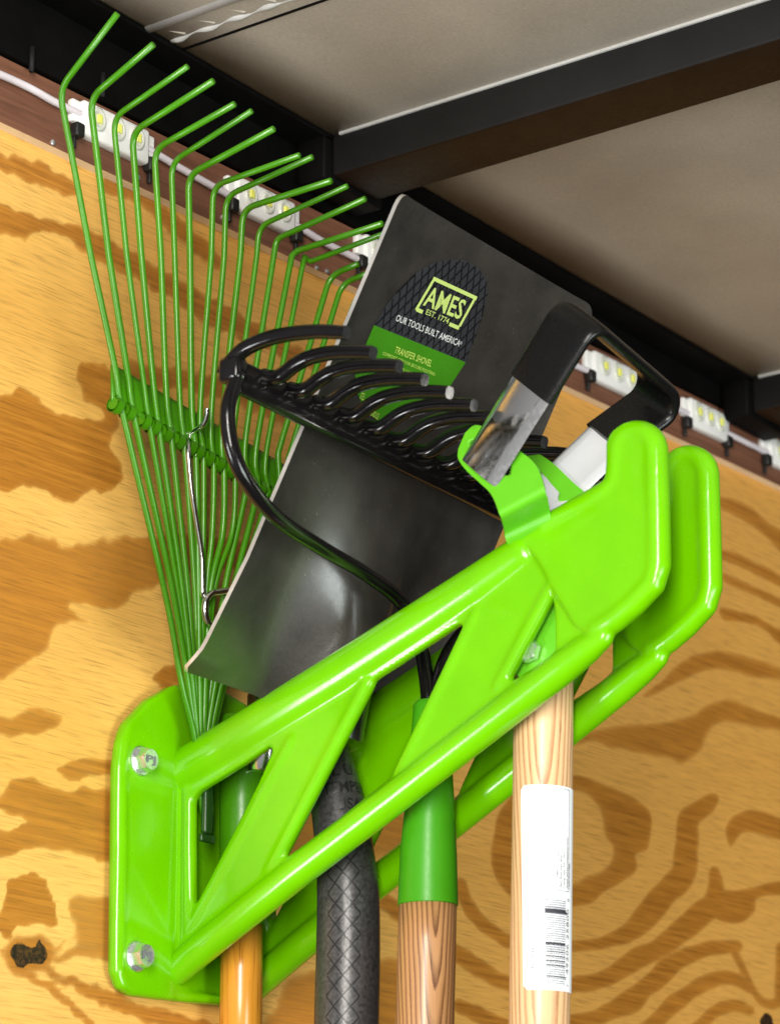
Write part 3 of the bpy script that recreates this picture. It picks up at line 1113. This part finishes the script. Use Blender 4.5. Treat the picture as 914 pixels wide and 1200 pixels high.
obj('chrome_arm', band(dens((-56, -48), (-86.5, 68)), 36 * GS, 6, 3), M['chrome'], dsh, autos=60)
obj('chrome_arm', band(dens((71.5, 93), (58, -48)), 36 * GS, 6, -2.0), M['chrome_white_reflection'], dsh, autos=60)
gp = fillet([np.array(p, float) for p in [(-85, 63), (-112, 163), (72, 178), (93, 158), (70, 84)]], 26, 12)
gp = [G0 + c3 * p[0] + a3 * p[1] for p in gp]
# consistent outward normal for the closed sleeve: away from the middle of the grip
mid_g = G0 + a3 * 90 - c3 * 10


def sleeve(P, hw, th):
    V, F = [], []
    sec = []
    m = 12
    for k in range(24):
        an = 2 * math.pi * k / 24
        ca, sa = math.cos(an), math.sin(an)
        sec.append((hw * math.copysign(abs(ca) ** 0.45, ca), th / 2 * math.copysign(abs(sa) ** 0.7, sa)))
    n = len(P)
    for i in range(n):
        t = P[min(i + 1, n - 1)] - P[max(i - 1, 0)]
        t /= np.linalg.norm(t)
        nn = np.cross(t, w3); nn /= np.linalg.norm(nn)
        V += [P[i] + w3 * a + nn * b for a, b in sec]
    for i in range(n - 1):
        for k in range(24):
            F.append((i * 24 + k, i * 24 + (k + 1) % 24, (i + 1) * 24 + (k + 1) % 24, (i + 1) * 24 + k))
    F.append(tuple(range(24)))
    F.append(tuple((n - 1) * 24 + k for k in range(24)))
    return V, F


obj('grip_sleeve', sleeve(gp, 39 * GS, 13), M['sleeve'], dsh, autos=60)


def strap(rows, planes, slot=None, nu=44, per=10):
    """pressed strap traced as left and right borders; each row lies on a plane (point, normal)"""
    LR = smooth_path([np.array([*l, *r_]) for l, r_ in rows], per * (len(rows) - 1))
    n = len(LR)
    K = len(rows) - 1
    V, F, PX = [], [], []
    for i, q in enumerate(LR):
        f = i / (n - 1) * K
        for k in range(nu + 1):
            s = k / nu
            px, py = q[0] + (q[2] - q[0]) * s, q[1] + (q[3] - q[1]) * s
            i0 = min(int(f), K - 1)
            ft = f - i0
            ft = ft * ft * (3 - 2 * ft)
            pa = on_plane(px, py, *planes[i0]); pb = on_plane(px, py, *planes[i0 + 1])
            V.append(pa * (1 - ft) + pb * ft)
            PX.append((px, py))
    PX = np.array(PX)
    for i in range(n - 1):
        for k in range(nu):
            f = (i * (nu + 1) + k, i * (nu + 1) + k + 1, (i + 1) * (nu + 1) + k + 1, (i + 1) * (nu + 1) + k)
            if slot is not None and inside(PX[list(f)].mean(0)[None], slot)[0]:
                continue
            F.append(f)
    used = sorted({i for f in F for i in f})
    rm = {o: i for i, o in enumerate(used)}
    return [V[i] for i in used], [tuple(rm[i] for i in f) for f in F]


LBp = G0 - c3 * 58 - a3 * 30
RBp = G0 + c3 * 60 - a3 * 10
sidep = (on_mid(622, 765, -36), (1, 0, 0))
sidef = (on_mid(640, 765, 40), (1, 0, 0))
hl = (LBp + c3 * 3, c3)
hr = (RBp + c3 * 2, c3)
rowsL = [((538, 527), (546, 508)), ((538, 539), (560, 499)), ((548, 553), (585, 511)), ((562, 566), (608, 528)), ((576, 580), (628, 545)), ((585, 601), (638, 572)),
         ((592, 628), (645, 603)), ((600, 662), (651, 640)), ((600, 700), (654, 690)), ((597, 755), (655, 752)), ((600, 782), (653, 778)), ((611, 796), (642, 794))]
slotL = [(550, 519), (556, 515), (600, 547), (599, 557), (591, 559), (551, 527)]
oL = obj('yoke_strap', strap(rowsL, [hl] * 5 + [hl, ((hl[0] + sidep[0]) / 2, (c3 / GS + np.array([1, 0, 0])) / 2)] + [sidep] * 5, slotL), M['yoke_green'], dsh)
bake(oL, ('SOLIDIFY', dict(thickness=4 * U, offset=0)))
rowsR = [((619, 535), (633, 533)), ((614, 545), (650, 545)), ((625, 566), (672, 566)), ((640, 588), (694, 586)), ((652, 612), (708, 612)), ((655, 645), (708, 648)), ((658, 700), (700, 700)), ((655, 780), (690, 780))]
slotR = [(628, 556), (634, 553), (656, 578), (655, 588), (645, 590)]
oR = obj('yoke_strap', strap(rowsR, [hr] * 4 + [((hr[0] + sidef[0]) / 2, (c3 / GS + np.array([1, 0, 0])) / 2)] + [sidef] * 3, slotR), M['yoke_green'], dsh)
bake(oR, ('SOLIDIFY', dict(thickness=4 * U, offset=0)))
hex_bolt('yoke_bolt', on_mid(622, 763, -39), (-1, 0, 0), 12.5, 8, dsh, washer=False, m=M['zinc'])

# paper label wrapped round the shaft
stk_px = (641, 1044)
cS = on_mid(634.0, 1044)
axS = on_mid(635.6, 925) - on_mid(632.4, 1163)
lenS = np.linalg.norm(axS); axS /= lenS
fS = -D_ - axS * (-D_ @ axS); fS /= np.linalg.norm(fS)
sS = np.cross(axS, fS)
rS = rs(cS, 35.7)


KS = rs(cS, 1.0)


def stick(x, y, lift=0.5):
    """x: working units round the shaft (0 = facing the camera), y: along it from the label's middle"""
    x, y = x * KS, y * KS
    r = rS + lift + 0.4 * (-y / lenS)
    return cS + axS * y + (fS * math.cos(x / r) + sS * math.sin(x / r)) * r


SH = lenS / 2 / KS
xl0, xl1 = -30.0, 56.0
lo = [(-30 + 5, SH), (-30, SH - 5), (-22, -SH + 5), (-17, -SH), (xl1, -SH), (xl1, SH)]
pl = obj('paper_label', sheet(lo, [], lambda x, y: stick(x, y, 0.5), 5), M['paper'], dsh)
ink, gink = [], []


def lrect(x0, x1, y0, y1, tgt):
    nseg = max(1, int(abs(x1 - x0) / 5))
    V, F = [], []
    for i in range(nseg + 1):
        x = x0 + (x1 - x0) * i / nseg
        V += [stick(x, y0, 1.0), stick(x, y1, 1.0)]
    F = [(2 * i, 2 * i + 1, 2 * i + 3, 2 * i + 2) for i in range(nseg)]
    tgt.append((V, F))


def ltext(s, x, y, width, height, tgt, off=0.0):
    """vertical writing read from the bottom up; (x, y) is the start of its baseline"""
    V, F = glyphs(s, width=width, height=height, offset=off, align='LEFT')
    tgt.append(([stick(x - b, y + a, 1.0) for a, b in V], F))


# frame
lrect(-19, 36, SH - 3.6, SH - 2.8, gink)
lrect(-13, 36, -4.0, -3.2, gink)
ln_pts = 12
for i in range(ln_pts):
    y0 = -3.6 + (SH - 3 + 3.6) * i / ln_pts
    y1 = -3.6 + (SH - 3 + 3.6) * (i + 1) / ln_pts
    xa = -13 - 5 * (i + .5) / ln_pts
    lrect(xa, xa + 0.8, y0, y1, gink)
lrect(35.5, 36.3, -4, SH - 3, gink)
ltext('Made in China', -7, 2, 32, 3.0, gink)
for k, (s, w) in enumerate((('Distributed by', 33), ('The AMES Companies, Inc', 60), ('465 Railroad Ave', 38), ('Camp Hill, PA 17011', 44), ('www.amescompanies.com', 60), ('1-800-393-1846', 30))):
    ltext(s, 14 + k * 5.0, 0, w, 3.4, ink if k > 1 else gink, 0.004)
# bars of the code
y = -14.5
bars = [(1, .3), (1, .3), (1, .3), (1.4, .3), (2.6, 1), (2.0, 1), (.9, .3), (.9, .3), (1, .3), (1, .3), (1, .3), (.9, .3), (.9, .3), (1.0, .3), (.9, .3), (1.1, .4), (1, .4), (1, .4), (1, .4), (3.2, 1), (1.2, .4), (1.2, .4), (1.2, .4),
        (1.2, 1), (.9, .3), (1.3, 1), (.9, .3), (1.4, 1), (.9, .3), (1.4, 1), (.9, .3), (1.0, .4), (1.0, .4), (1.0, .4), (1.4, 1), (.9, .3), (.9, .3), (.9, .3)]
tot = 98.0
pitch = tot / len(bars)
for k, (w, d) in enumerate(bars):
    w *= 1.25
    yy = -15 - k * pitch
    lrect(2 + k * 0.08, 31 if k not in (5, 6, 34, 35) else 33, yy - w, yy, ink if d == 1 else gink)
ltext('0', 38, -15, 3.5, 4.6, ink)
ltext('49206 25800', 37, -100, 76, 4.4, ink)
ltext('7', 38, -SH + 6, 2.8, 4, gink)
ltext('2825800', -8, -102, 43, 5.6, gink)
ltext('G3 TSHVL DH', 3, -106, 40, 3.0, gink)
obj('lettering', join(*ink), M['ink'], pl, smooth=False)
obj('lettering', join(*gink), M['grey_ink'], pl, smooth=False)

# ------------------------------------------------------------------ wall
xs = np.arange(-760, 1240, 5.0)
zs = np.arange(-1000, 262, 5.0)
zs[-1] = 262
XX, ZZ = np.meshgrid(xs, zs, indexing='ij')
PW = np.stack([XX.ravel(), np.zeros(XX.size), ZZ.ravel()], 1)
q = PW - CAM
dz = q @ D_
PX = np.stack([457 + FL * (q @ R_) / dz, 600 - FL * (q @ U_) / dz], 1)   # the wall's own figure, traced
polys = [
    ([(-60, 160), (0, 182), (40, 190), (88, 215), (92, 230), (60, 223), (0, 199), (-60, 180)], 1, 5),
    ([(120, 205), (155, 218), (190, 240), (225, 265), (252, 290), (260, 315), (245, 308), (215, 282), (160, 236), (120, 225)], .9, 6),
    ([(-60, 215), (0, 234), (57, 254), (100, 266), (160, 302), (213, 333), (262, 358), (330, 395), (420, 440), (420, 455), (300, 402), (250, 382), (200, 352), (140, 320), (95, 297), (80, 281), (45, 276), (30, 283), (0, 280), (-60, 270)], 1, 6),
    ([(90, 428), (130, 434), (136, 470), (140, 490), (128, 520), (141, 545), (137, 570), (105, 576), (82, 586), (57, 573), (28, 565), (0, 578), (-60, 570), (-60, 480), (0, 466), (25, 451), (45, 461), (52, 478), (80, 490), (112, 491), (120, 476), (102, 462)], 1, 5),
    ([(155, 428), (200, 432), (262, 442), (330, 470), (330, 500), (262, 468), (205, 456), (155, 450)], .85, 7),
    ([(-60, 620), (0, 627), (31, 623), (57, 630), (85, 637), (125, 630), (176, 633), (240, 626), (320, 640), (320, 665), (230, 672), (184, 684), (159, 695), (153, 707), (136, 716), (93, 710), (85, 715), (102, 735), (68, 730), (57, 752), (48, 766), (0, 797), (-60, 800)], .78, 7),
    ([(174, 795), (190, 783), (214, 783), (222, 800), (190, 807)], 1, 5),
    ([(-60, 832), (0, 836), (30, 832), (72, 838), (50, 856), (0, 864), (-60, 864)], .8, 6),
    ([(9, 928), (28, 915), (63, 925), (89, 931), (104, 921), (130, 925), (250, 930), (330, 950), (330, 1010), (250, 1010), (127, 1012), (105, 1004), (63, 994), (25, 997), (0, 1007), (-60, 1010), (-60, 972), (0, 972), (20, 965), (35, 957), (0, 945), (-10, 935)], .9, 5),
    ([(63, 899), (101, 886), (135, 893), (135, 906), (105, 905), (95, 915), (75, 910)], .9, 4),
    ([(3, 1054), (19, 1035), (41, 1029), (56, 1035), (63, 1073), (60, 1083), (38, 1083), (19, 1089), (6, 1097), (-4, 1080)], 1, 3),
    ([(82, 1056), (100, 1050), (130, 1048), (180, 1050), (180, 1130), (127, 1130), (95, 1125), (65, 1130), (55, 1122), (88, 1108), (80, 1075)], .72, 6),
    ([(45, 1128), (70, 1138), (95, 1148), (130, 1160), (170, 1178), (250, 1196), (250, 1215), (200, 1210), (150, 1188), (120, 1174), (90, 1158), (60, 1145)], .95, 5),
    ([(840, 582), (860, 585), (882, 596), (904, 615), (950, 640), (950, 668), (914, 648), (896, 629), (871, 610), (840, 593)], .9, 6),
    ([(843, 713), (860, 716), (882, 721), (914, 738), (950, 750), (950, 770), (914, 757), (896, 738), (871, 730), (849, 727)], .95, 5),
    ([(752, 815), (777, 796), (799, 774), (827, 763), (854, 764), (882, 771), (914, 782), (950, 786), (950, 800), (914, 796), (882, 793), (854, 785), (827, 785), (804, 796), (782, 807), (765, 815)], .85, 7),
    ([(640, 866), (671, 860), (699, 854), (743, 849), (779, 846), (810, 838), (838, 824), (860, 821), (888, 832), (914, 840), (950, 850), (950, 868), (914, 857), (888, 854), (865, 849), (843, 849), (826, 862), (821, 877), (799, 894), (782, 888), (753, 883), (717, 876), (690, 868), (640, 885)], .85, 8),
    ([(835, 1047), (875, 1042), (910, 1033), (950, 1028), (950, 1044), (914, 1049), (887, 1053), (884, 1070), (864, 1081), (836, 1075)], .95, 4),
    ([(853, 990), (849, 973), (864, 954), (887, 950), (914, 958), (950, 962), (950, 990), (914, 984), (892, 979), (870, 976), (858, 990)], .9, 5),
    ([(330, 1150), (375, 1138), (470, 1120), (470, 1200), (450, 1240), (300, 1240), (312, 1200)], .75, 12),
    ([(340, 960), (375, 945), (470, 950), (470, 1000), (380, 1010), (335, 1000)], .7, 10),
]
ring_out = [(671, 909), (702, 917), (734, 931), (756, 945), (762, 959), (758, 993), (745, 1002), (746, 1019), (731, 1033), (711, 1044), (688, 1058), (650, 1062), (600, 1050), (575, 1010), (585, 950), (620, 915)]
ring_in = [(671, 1036), (688, 1027), (705, 1022), (717, 1010), (720, 993), (711, 979), (705, 954), (691, 934), (665, 926), (630, 935), (608, 965), (605, 1005), (630, 1032)]
lines_ = [
    ([(840, 650), (862, 655), (888, 667), (914, 680), (950, 692)], 8, .9),
    ([(849, 677), (868, 685), (890, 695), (914, 706), (950, 720)], 6, .9),
    ([(835, 938), (825, 948), (806, 962), (803, 993), (799, 1024), (779, 1050), (754, 1075), (731, 1095), (700, 1107), (671, 1110), (610, 1108), (560, 1080), (540, 1035)], [10, 17, 21, 23, 25, 25, 24, 17, 9, 8, 10, 12, 12], 1),
    ([(837, 1022), (836, 1058), (819, 1073), (796, 1092), (773, 1110), (745, 1124), (717, 1144), (688, 1152), (640, 1155), (590, 1150), (540, 1120), (450, 1060)], [8, 20, 24, 22, 20, 20, 16, 14, 12, 12, 14, 14], 1),
    ([(862, 1108), (847, 1110), (819, 1115), (788, 1129), (771, 1146), (754, 1160), (742, 1172), (717, 1183), (683, 1195), (600, 1205), (540, 1180)], [8, 12, 14, 18, 20, 18, 22, 16, 14, 14, 14], 1),
    ([(856, 1112), (868, 1130), (880, 1155), (893, 1175), (910, 1176), (914, 1160), (913, 1110)], [4, 4, 4, 5, 8, 9, 10], .9),
    ([(880, 1160), (856, 1146), (827, 1152), (807, 1163), (785, 1180), (768, 1197), (740, 1215)], [6, 12, 14, 15, 15, 14, 12], .95),
    ([(880, 1185), (858, 1178), (836, 1186), (824, 1197), (800, 1215)], [6, 10, 10, 10, 10], .9),
    ([(32, 1146), (63, 1156), (85, 1175), (104, 1200), (120, 1230)], [8, 11, 12, 12, 12], .9),
    ([(-20, 1118), (20, 1112)], [5, 8], .8), ([(48, 1118), (75, 1108), (100, 1100)], [7, 6, 4], .7),
]


def smooth01(x): return np.clip(x, 0, 1) ** 2 * (3 - 2 * np.clip(x, 0, 1))


mask = np.zeros(len(PX))


def closed_smooth(poly, per=5):
    P = [np.asarray(p, float) for p in poly]
    n = len(P)
    o = []
    for i in range(n):
        a, b, c, d = P[i - 1], P[i], P[(i + 1) % n], P[(i + 2) % n]
        for j in range(per):
            t = j / per
            o.append(0.5 * ((2 * b) + (c - a) * t + (2 * a - 5 * b + 4 * c - d) * t * t + (3 * b - a - 3 * c + d) * t ** 3))
    return o


wx = np.zeros(len(PX)); wy = np.zeros(len(PX))
for lam, am in ((110, 3.2), (57, 2.2), (29, 1.5), (15, 0.9)):
    for _ in range(3):
        q1, q2 = rng.uniform(0, 6.28, 2)
        an = rng.uniform(0, 6.28)
        ph = (PX[:, 0] * math.cos(an) + PX[:, 1] * math.sin(an)) * 6.283 / lam
        wx += am * np.sin(ph + q1) / 1.7
        wy += am * np.sin(ph * 1.07 + q2) / 1.7
PX0 = PX
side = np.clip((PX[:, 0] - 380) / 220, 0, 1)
PX = PX + np.stack([wx, wy], 1) * (1 - 0.72 * side)[:, None]


def poly_mask(poly, soft):
    poly = closed_smooth(poly)
    d = seg_dist(PX, poly)
    s = np.where(inside(PX, poly), d, -d)
    return smooth01(0.5 + s / (2.4 * soft))


for poly_, st, soft in polys:
    mask = np.maximum(mask, poly_mask(poly_, soft) * st)
mask = np.maximum(mask, poly_mask(ring_out, 5) * (1 - poly_mask(ring_in, 8)) * 0.95)
for pts, w, st in lines_:
    P_ = smooth_path([np.array([*p, ww]) for p, ww in zip(pts, w if isinstance(w, list) else [w] * len(pts))], 10 * len(pts))
    P_ = np.array(P_)
    best = np.full(len(PX), -1e9)
    for a_, b_ in zip(P_, P_[1:]):
        ab = b_[:2] - a_[:2]
        t_ = np.clip(((PX - a_[:2]) @ ab) / (ab @ ab + 1e-9), 0, 1)
        dd = np.hypot(*(PX - a_[:2] - t_[:, None] * ab).T)
        best = np.maximum(best, (a_[2] + (b_[2] - a_[2]) * t_) / 2 - dd)
    w_extra = 2.2 if pts[0][0] > 400 else 0.0
    mask = np.maximum(mask, smooth01(0.5 + (best * 1.0 + w_extra) / 13.0) * st)
# lighter eye inside the left-hand patch
mask *= 1 - 0.9 * poly_mask([(-60, 950), (0, 946), (33, 956), (22, 965), (0, 971), (-60, 970)], 3)
mask = np.maximum(mask, poly_mask([(8, 1100), (30, 1096), (56, 1098), (64, 1114), (56, 1134), (34, 1148), (14, 1140), (2, 1120)], 9) * 0.95)
knot = np.maximum(poly_mask([(18, 1104), (28, 1106), (40, 1110), (50, 1103), (54, 1115), (49, 1126), (39, 1128), (32, 1139), (24, 1135), (18, 1125), (10, 1117)], 4),
                  poly_mask([(891, 1195), (898, 1188), (905, 1192), (905, 1204), (893, 1206)], 3))
knot = np.maximum(knot, 0.5 * poly_mask([(744, 1154), (747, 1154), (747, 1165), (744, 1165)], 2))
nx, nz_ = XX.shape
F = [(i * nz_ + j, (i + 1) * nz_ + j, (i + 1) * nz_ + j + 1, i * nz_ + j + 1) for i in range(nx - 1) for j in range(nz_ - 1)]
# front sheet plus a back and edges so that the board has its thickness
nV = len(PW)
bound = [i * nz_ for i in range(nx)] + [(nx - 1) * nz_ + j for j in range(1, nz_)] + [i * nz_ + nz_ - 1 for i in range(nx - 2, -1, -1)] + [j for j in range(nz_ - 2, 0, -1)]
Vw = [tuple(p) for p in PW] + [(PW[i][0], 26.0, PW[i][2]) for i in bound]
nb = len(bound)
F += [(bound[k], bound[(k + 1) % nb], nV + (k + 1) % nb, nV + k) for k in range(nb)]
F.append(tuple(nV + k for k in range(nb)))
wall = obj('plywood_wall', (Vw, F), M['ply'], None, smooth=False, origin=(0, 0, 0))
tag(wall, 'varnished plywood wall with bold dark grain and a black knot, behind the tools', 'wall')
ca = wall.data.color_attributes.new('figure', 'FLOAT_COLOR', 'POINT')
colr = np.zeros((len(Vw), 4), np.float32)
colr[:nV, 0] = mask
colr[:nV, 1] = knot
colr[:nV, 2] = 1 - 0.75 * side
colr[:, 3] = 1
ca.data.foreach_set('color', colr.ravel())

# trim board along the top of the plywood
TZ0, TZ1 = 252.0, 325.0
tb = obj('trim_board', join(setmi(box((240, -4, (TZ0 + TZ1) / 2), 2000, 18, TZ1 - TZ0), 0)), [M['trim'], M['cream_edge']], None, smooth=False, origin=(0, 0, 290))
for p in tb.data.polygons:
    if p.normal.z < -0.5:
        p.material_index = 1
tag(tb, 'brown hardwood trim board along the top edge of the plywood', 'trim board')
for px, py in ((62, 167), (162, 208), (261, 255), (371, 314), (383, 318), (731, 476)):
    c = onY(px, py, -13)
    obj('screw', tube([c + np.array([0, t, 0]) for t in (1, -1.2, -2.2)], [3.4, 3.4, 2.0], 14), M['zinc'], tb, autos=40)

# ceiling, rail and beams
CS = -0.0365


def ceil_z(X): return 394.0 + CS * (X + 200)


CN = np.array([-CS, 0, 1.0]); CN /= np.linalg.norm(CN)
CP = (-200, 0, 394.0)


def on_ceil(px, py, dz=0.0): return on_plane(px, py, (CP[0], CP[1], CP[2] + dz), CN)


nY = 30
Vc, Fc = [], []
for X in np.linspace(-760, 1400, 28):
    for Y in np.linspace(-62, -2600, nY):
        Vc.append((X, Y, ceil_z(X)))
Fc = [(i * nY + j, i * nY + j + 1, (i + 1) * nY + j + 1, (i + 1) * nY + j) for i in range(27) for j in range(nY - 1)]
ceil = obj('ceiling', (Vc, Fc), M['ceiling'], None, smooth=True)
bake(ceil, ('SOLIDIFY', dict(thickness=8 * U, offset=1)))
tag(ceil, 'grey beige sheet metal ceiling with a pale rib', kind='structure')
xd = np.array([1, 0, CS]); xd /= np.linalg.norm(xd)


def ceil_run(pa, w, h, name, m, y0=-62, y1=-1500):
    p = on_ceil(*pa)
    X = p[0]
    return obj(name, box((X, (y0 + y1) / 2, ceil_z(X) - h / 2 + 0.5), w, abs(y1 - y0), h, ax=xd), m, ceil, smooth=False)


pr = on_ceil(225, 16)
rb = tube([(pr[0], -64, ceil_z(pr[0]) + 3), (pr[0], -1500, ceil_z(pr[0]) + 3)], 7, 16)
obj('rib', rb, M['pale_strip'], ceil)
pb_ = on_ceil(262, 27)
wav = [(pb_[0] + 1.5 * math.sin(k * 0.9), -66 - k * 7.0, ceil_z(pb_[0]) + 1.5 + 0 * k) for k in range(200)]
obj('crimped_bead', tube(wav, [3.4 + 1.5 * math.sin(k * 1.05) for k in range(200)], 10), M['pale_strip'], ceil)
ceil_run((290, 31), 3.0, 2.0, 'seam', M['frame_black'])
# crimp dents between rib and bead
for k in range(22):
    yy = -75 - k * 42
    obj('crimp', tube([(pr[0] + 10, yy, ceil_z(pr[0]) + 1), (pb_[0] - 6, yy - 14, ceil_z(pb_[0]) + 1)], [0.8, 2.4], 8, round_ends=True), M['ceiling'], ceil)

rail_geo = []
for Xa, Xb in ((-760, 1400),):
    sec = [(20, 327), (-19, 327), (-19, 395), (-64, 395), (-64, 400), (20, 400)]
    V = []
    for X in (Xa, Xb):
        dzc = ceil_z(X) - 401
        for y, z in sec:
            V.append((X, y, z + (dzc if z > 340 else 0)))
    n = len(sec)
    Fq = [(k, (k + 1) % n, n + (k + 1) % n, n + k) for k in range(n)] + [tuple(range(n)), tuple(reversed(range(n, 2 * n)))]
    rail_geo.append((V, Fq))
rail = obj('top_rail', join(*rail_geo), M['frame_black'], None, smooth=False, origin=(0, 0, 340))
tag(rail, 'black steel rail between the trim board and the ceiling', 'rail')
for px, py in ((120, 100), (37, 70), (355, 172)):
    c = onY(px, py, -20)
    obj('bolt_thread', tube([c + np.array([0, -1, 14]), c + np.array([0, -1, -14])], 3.0, 8), M['beam_grey'], rail)


def beam(pa, pb, label, h=50.0, w=84.0):
    pA = on_ceil(*pa)
    X = pA[0]
    y0, y1 = -64, -1700
    root = thing('ceiling_beam', label, 'beam', (X + w / 2, y0, ceil_z(X) - h / 2))
    zc = ceil_z(X + w / 2)
    bo = obj('tube', rbox((X + w / 2, (y0 + y1) / 2, zc - h / 2 - 1), w, abs(y1 - y0), h, 4, ax=xd, seg=2), [M['beam_grey'], M['beam_under']], root, autos=50)
    for p in bo.data.polygons:
        if p.normal.z < -0.7:
            p.material_index = 1
    obj('edge_strip', box((X - 0.5, (y0 + y1) / 2 - 6, ceil_z(X) - 1.6), 3, abs(y1 - y0) - 12, 3.4, ax=xd), M['pale_strip'], root, smooth=False)
    obj('end_plate', rbox((X + w / 2, -44, zc - h / 2 - 4), w + 26, 40, h + 6, 3, ax=xd, seg=2), M['frame_black'], root, autos=50)
    return root


beam((640, 79), None, 'charcoal steel ceiling beam with a pale edge strip above the shovel')
beam((886, 441), None, 'dark ceiling beam at the right edge of the picture, just above the last light modules')

# LED strip modules along the trim board
cab_px = [(-40, 72), (0, 87), (35, 103), (60, 117), (80, 127), (128, 150), (176, 176), (215, 199), (262, 225), (305, 245), (346, 264), (380, 284), (418, 303), (500, 345), (600, 395), (682, 432), (748, 456), (800, 482), (848, 506), (889, 526), (960, 560)]
cab = tube(smooth_path([onY(x, y, -19) for x, y in cab_px], 120), 4.2, 10)
tag(obj('cable', cab, M['white_wire'], None, origin=onY(215, 199, -16)), 'white cable strung along the brown trim board from module to module', 'cable')
LG = 'LED light modules along the trim board'
mods = [((80, 134), (177, 180), 'white LED light module behind the tops of the leftmost rake tines'),
        ((262, 222), (347, 264), 'white LED light module behind the middle rake tines, above the screws'),
        ((414, 292), (484, 322), 'white LED light module half hidden by the left edge of the shovel blade'),
        ((682, 424), (749, 458), 'white LED light module seen through the black D grip'),
        ((796, 478), (850, 508), 'white LED light module just right of the black D grip'),
        ((889, 524), (950, 554), 'white LED light module cut off by the picture edge, rightmost of the row')]
for (pa, pb, lab_) in mods:
    A, B = onY(*pa, -14), onY(*pb, -14)
    A[2] = B[2] = (A[2] + B[2]) / 2 + 0.0
    ln = np.linalg.norm(B - A)
    c = (A + B) / 2
    rt = thing('light_module', lab_, 'light module', c, LG)
    up = np.array([0, 0, 1.0])
    geo = join(rbox(c + np.array([0, -4, 0]), ln * 0.80, 14, 40, 4), rbox(c + np.array([0, -2, 5]), ln, 9, 26, 3))
    obj('housing', geo, M['white_plastic'], rt, autos=50)
    for k in (-1, 0, 1):
        lc = c + np.array([k * ln * 0.235, -11, 3])
        V, F = [], []
        rr = [(11, 0), (10.5, -2.2), (8.5, -3.2), (7.2, -2.0), (0.5, -2.0)]
        for r_, dy in rr:
            for q in range(20):
                an = 2 * math.pi * q / 20
                V.append(lc + np.array([r_ * math.cos(an), dy, r_ * 1.25 * math.sin(an)]))
        F = [(i * 20 + q, i * 20 + (q + 1) % 20, (i + 1) * 20 + (q + 1) % 20, (i + 1) * 20 + q) for i in range(len(rr) - 1) for q in range(20)]
        lens = obj('lens', (V, F), M['lens'], rt)
        obj('chip', rbox(lc + np.array([0, -2.8, 0]), 7.0, 3, 10, 1), M['phosphor'], lens, smooth=False)
    for sx in (-1, 1):
        cc = c + np.array([sx * ln * 0.44, -7, -18])
        obj('clip', join(rbox(cc, 13, 12, 16, 2.5), rbox(cc + np.array([2 * sx, 3, -12]), 4, 5, 16, 1)), M['black_plastic'], rt, autos=50)

# ------------------------------------------------------------------ camera, light, world
cam = bpy.data.cameras.new('Camera')
co = bpy.data.objects.new('Camera', cam)
COL.objects.link(co)
mt = Matrix(((R_[0], U_[0], -D_[0]), (R_[1], U_[1], -D_[1]), (R_[2], U_[2], -D_[2])))
co.matrix_world = Matrix.Translation(W(CAM)) @ mt.to_4x4()
cam.sensor_fit = 'VERTICAL'
cam.sensor_height = 24
cam.lens = 24 * FL / 1200
cam.clip_end = 200
cam.dof.use_dof = True
cam.dof.focus_distance = 3230 * U
cam.dof.aperture_fstop = 9.0
SC.camera = co


def area(name, direction, dist, size, power, col=(1, 1, 1), target=(-100, -200, -100)):
    l = bpy.data.lights.new(name, 'AREA')
    l.shape = 'RECTANGLE'
    l.size, l.size_y = size
    l.energy = power
    l.color = col
    o = bpy.data.objects.new(name, l)
    COL.objects.link(o)
    d = Vector(direction).normalized()
    t = W(target)
    o.location = t + d * dist
    o.rotation_euler = d.to_track_quat('Z', 'Y').to_euler()
    return o


area('key_light', (-0.84, -0.52, -0.04), 2.4, (0.40, 1.4), 68, (1.0, 0.96, 0.88))
area('fill_light', (-0.22, -0.90, -0.42), 2.7, (1.2, 0.9), 44, (0.92, 1.0, 0.98), (120, -150, -150))
area('ridge_highlight_light', (-0.84, 0.34, -0.40), 2.2, (0.4, 0.6), 20, (1.0, 1.0, 1.0), (-376, -300, -250))  # added lamp past the wall's end, draws highlights along the rack ridges
w = bpy.data.worlds.new('World')
SC.world = w
w.use_nodes = True
nt = w.node_tree
bgn = nt.nodes['Background']
tc = N(nt, 'ShaderNodeTexCoord')
spx = N(nt, 'ShaderNodeSeparateXYZ')
L(nt, tc.outputs['Generated'], spx.inputs[0])
cr_ = ramp(nt, math_(nt, 'MULTIPLY_ADD', spx.outputs[0], -0.5, 0.5), [(0.2, (0.05, 0.045, 0.04)), (0.65, (0.16, 0.15, 0.14)), (0.92, (1.0, 1.0, 1.0))])
L(nt, cr_, bgn.inputs['Color'])
bgn.inputs['Strength'].default_value = 0.30

SC.view_settings.view_transform = 'Standard'
SC.view_settings.look = 'None'
SC.view_settings.exposure = 0.14
SC.view_settings.gamma = 1.0
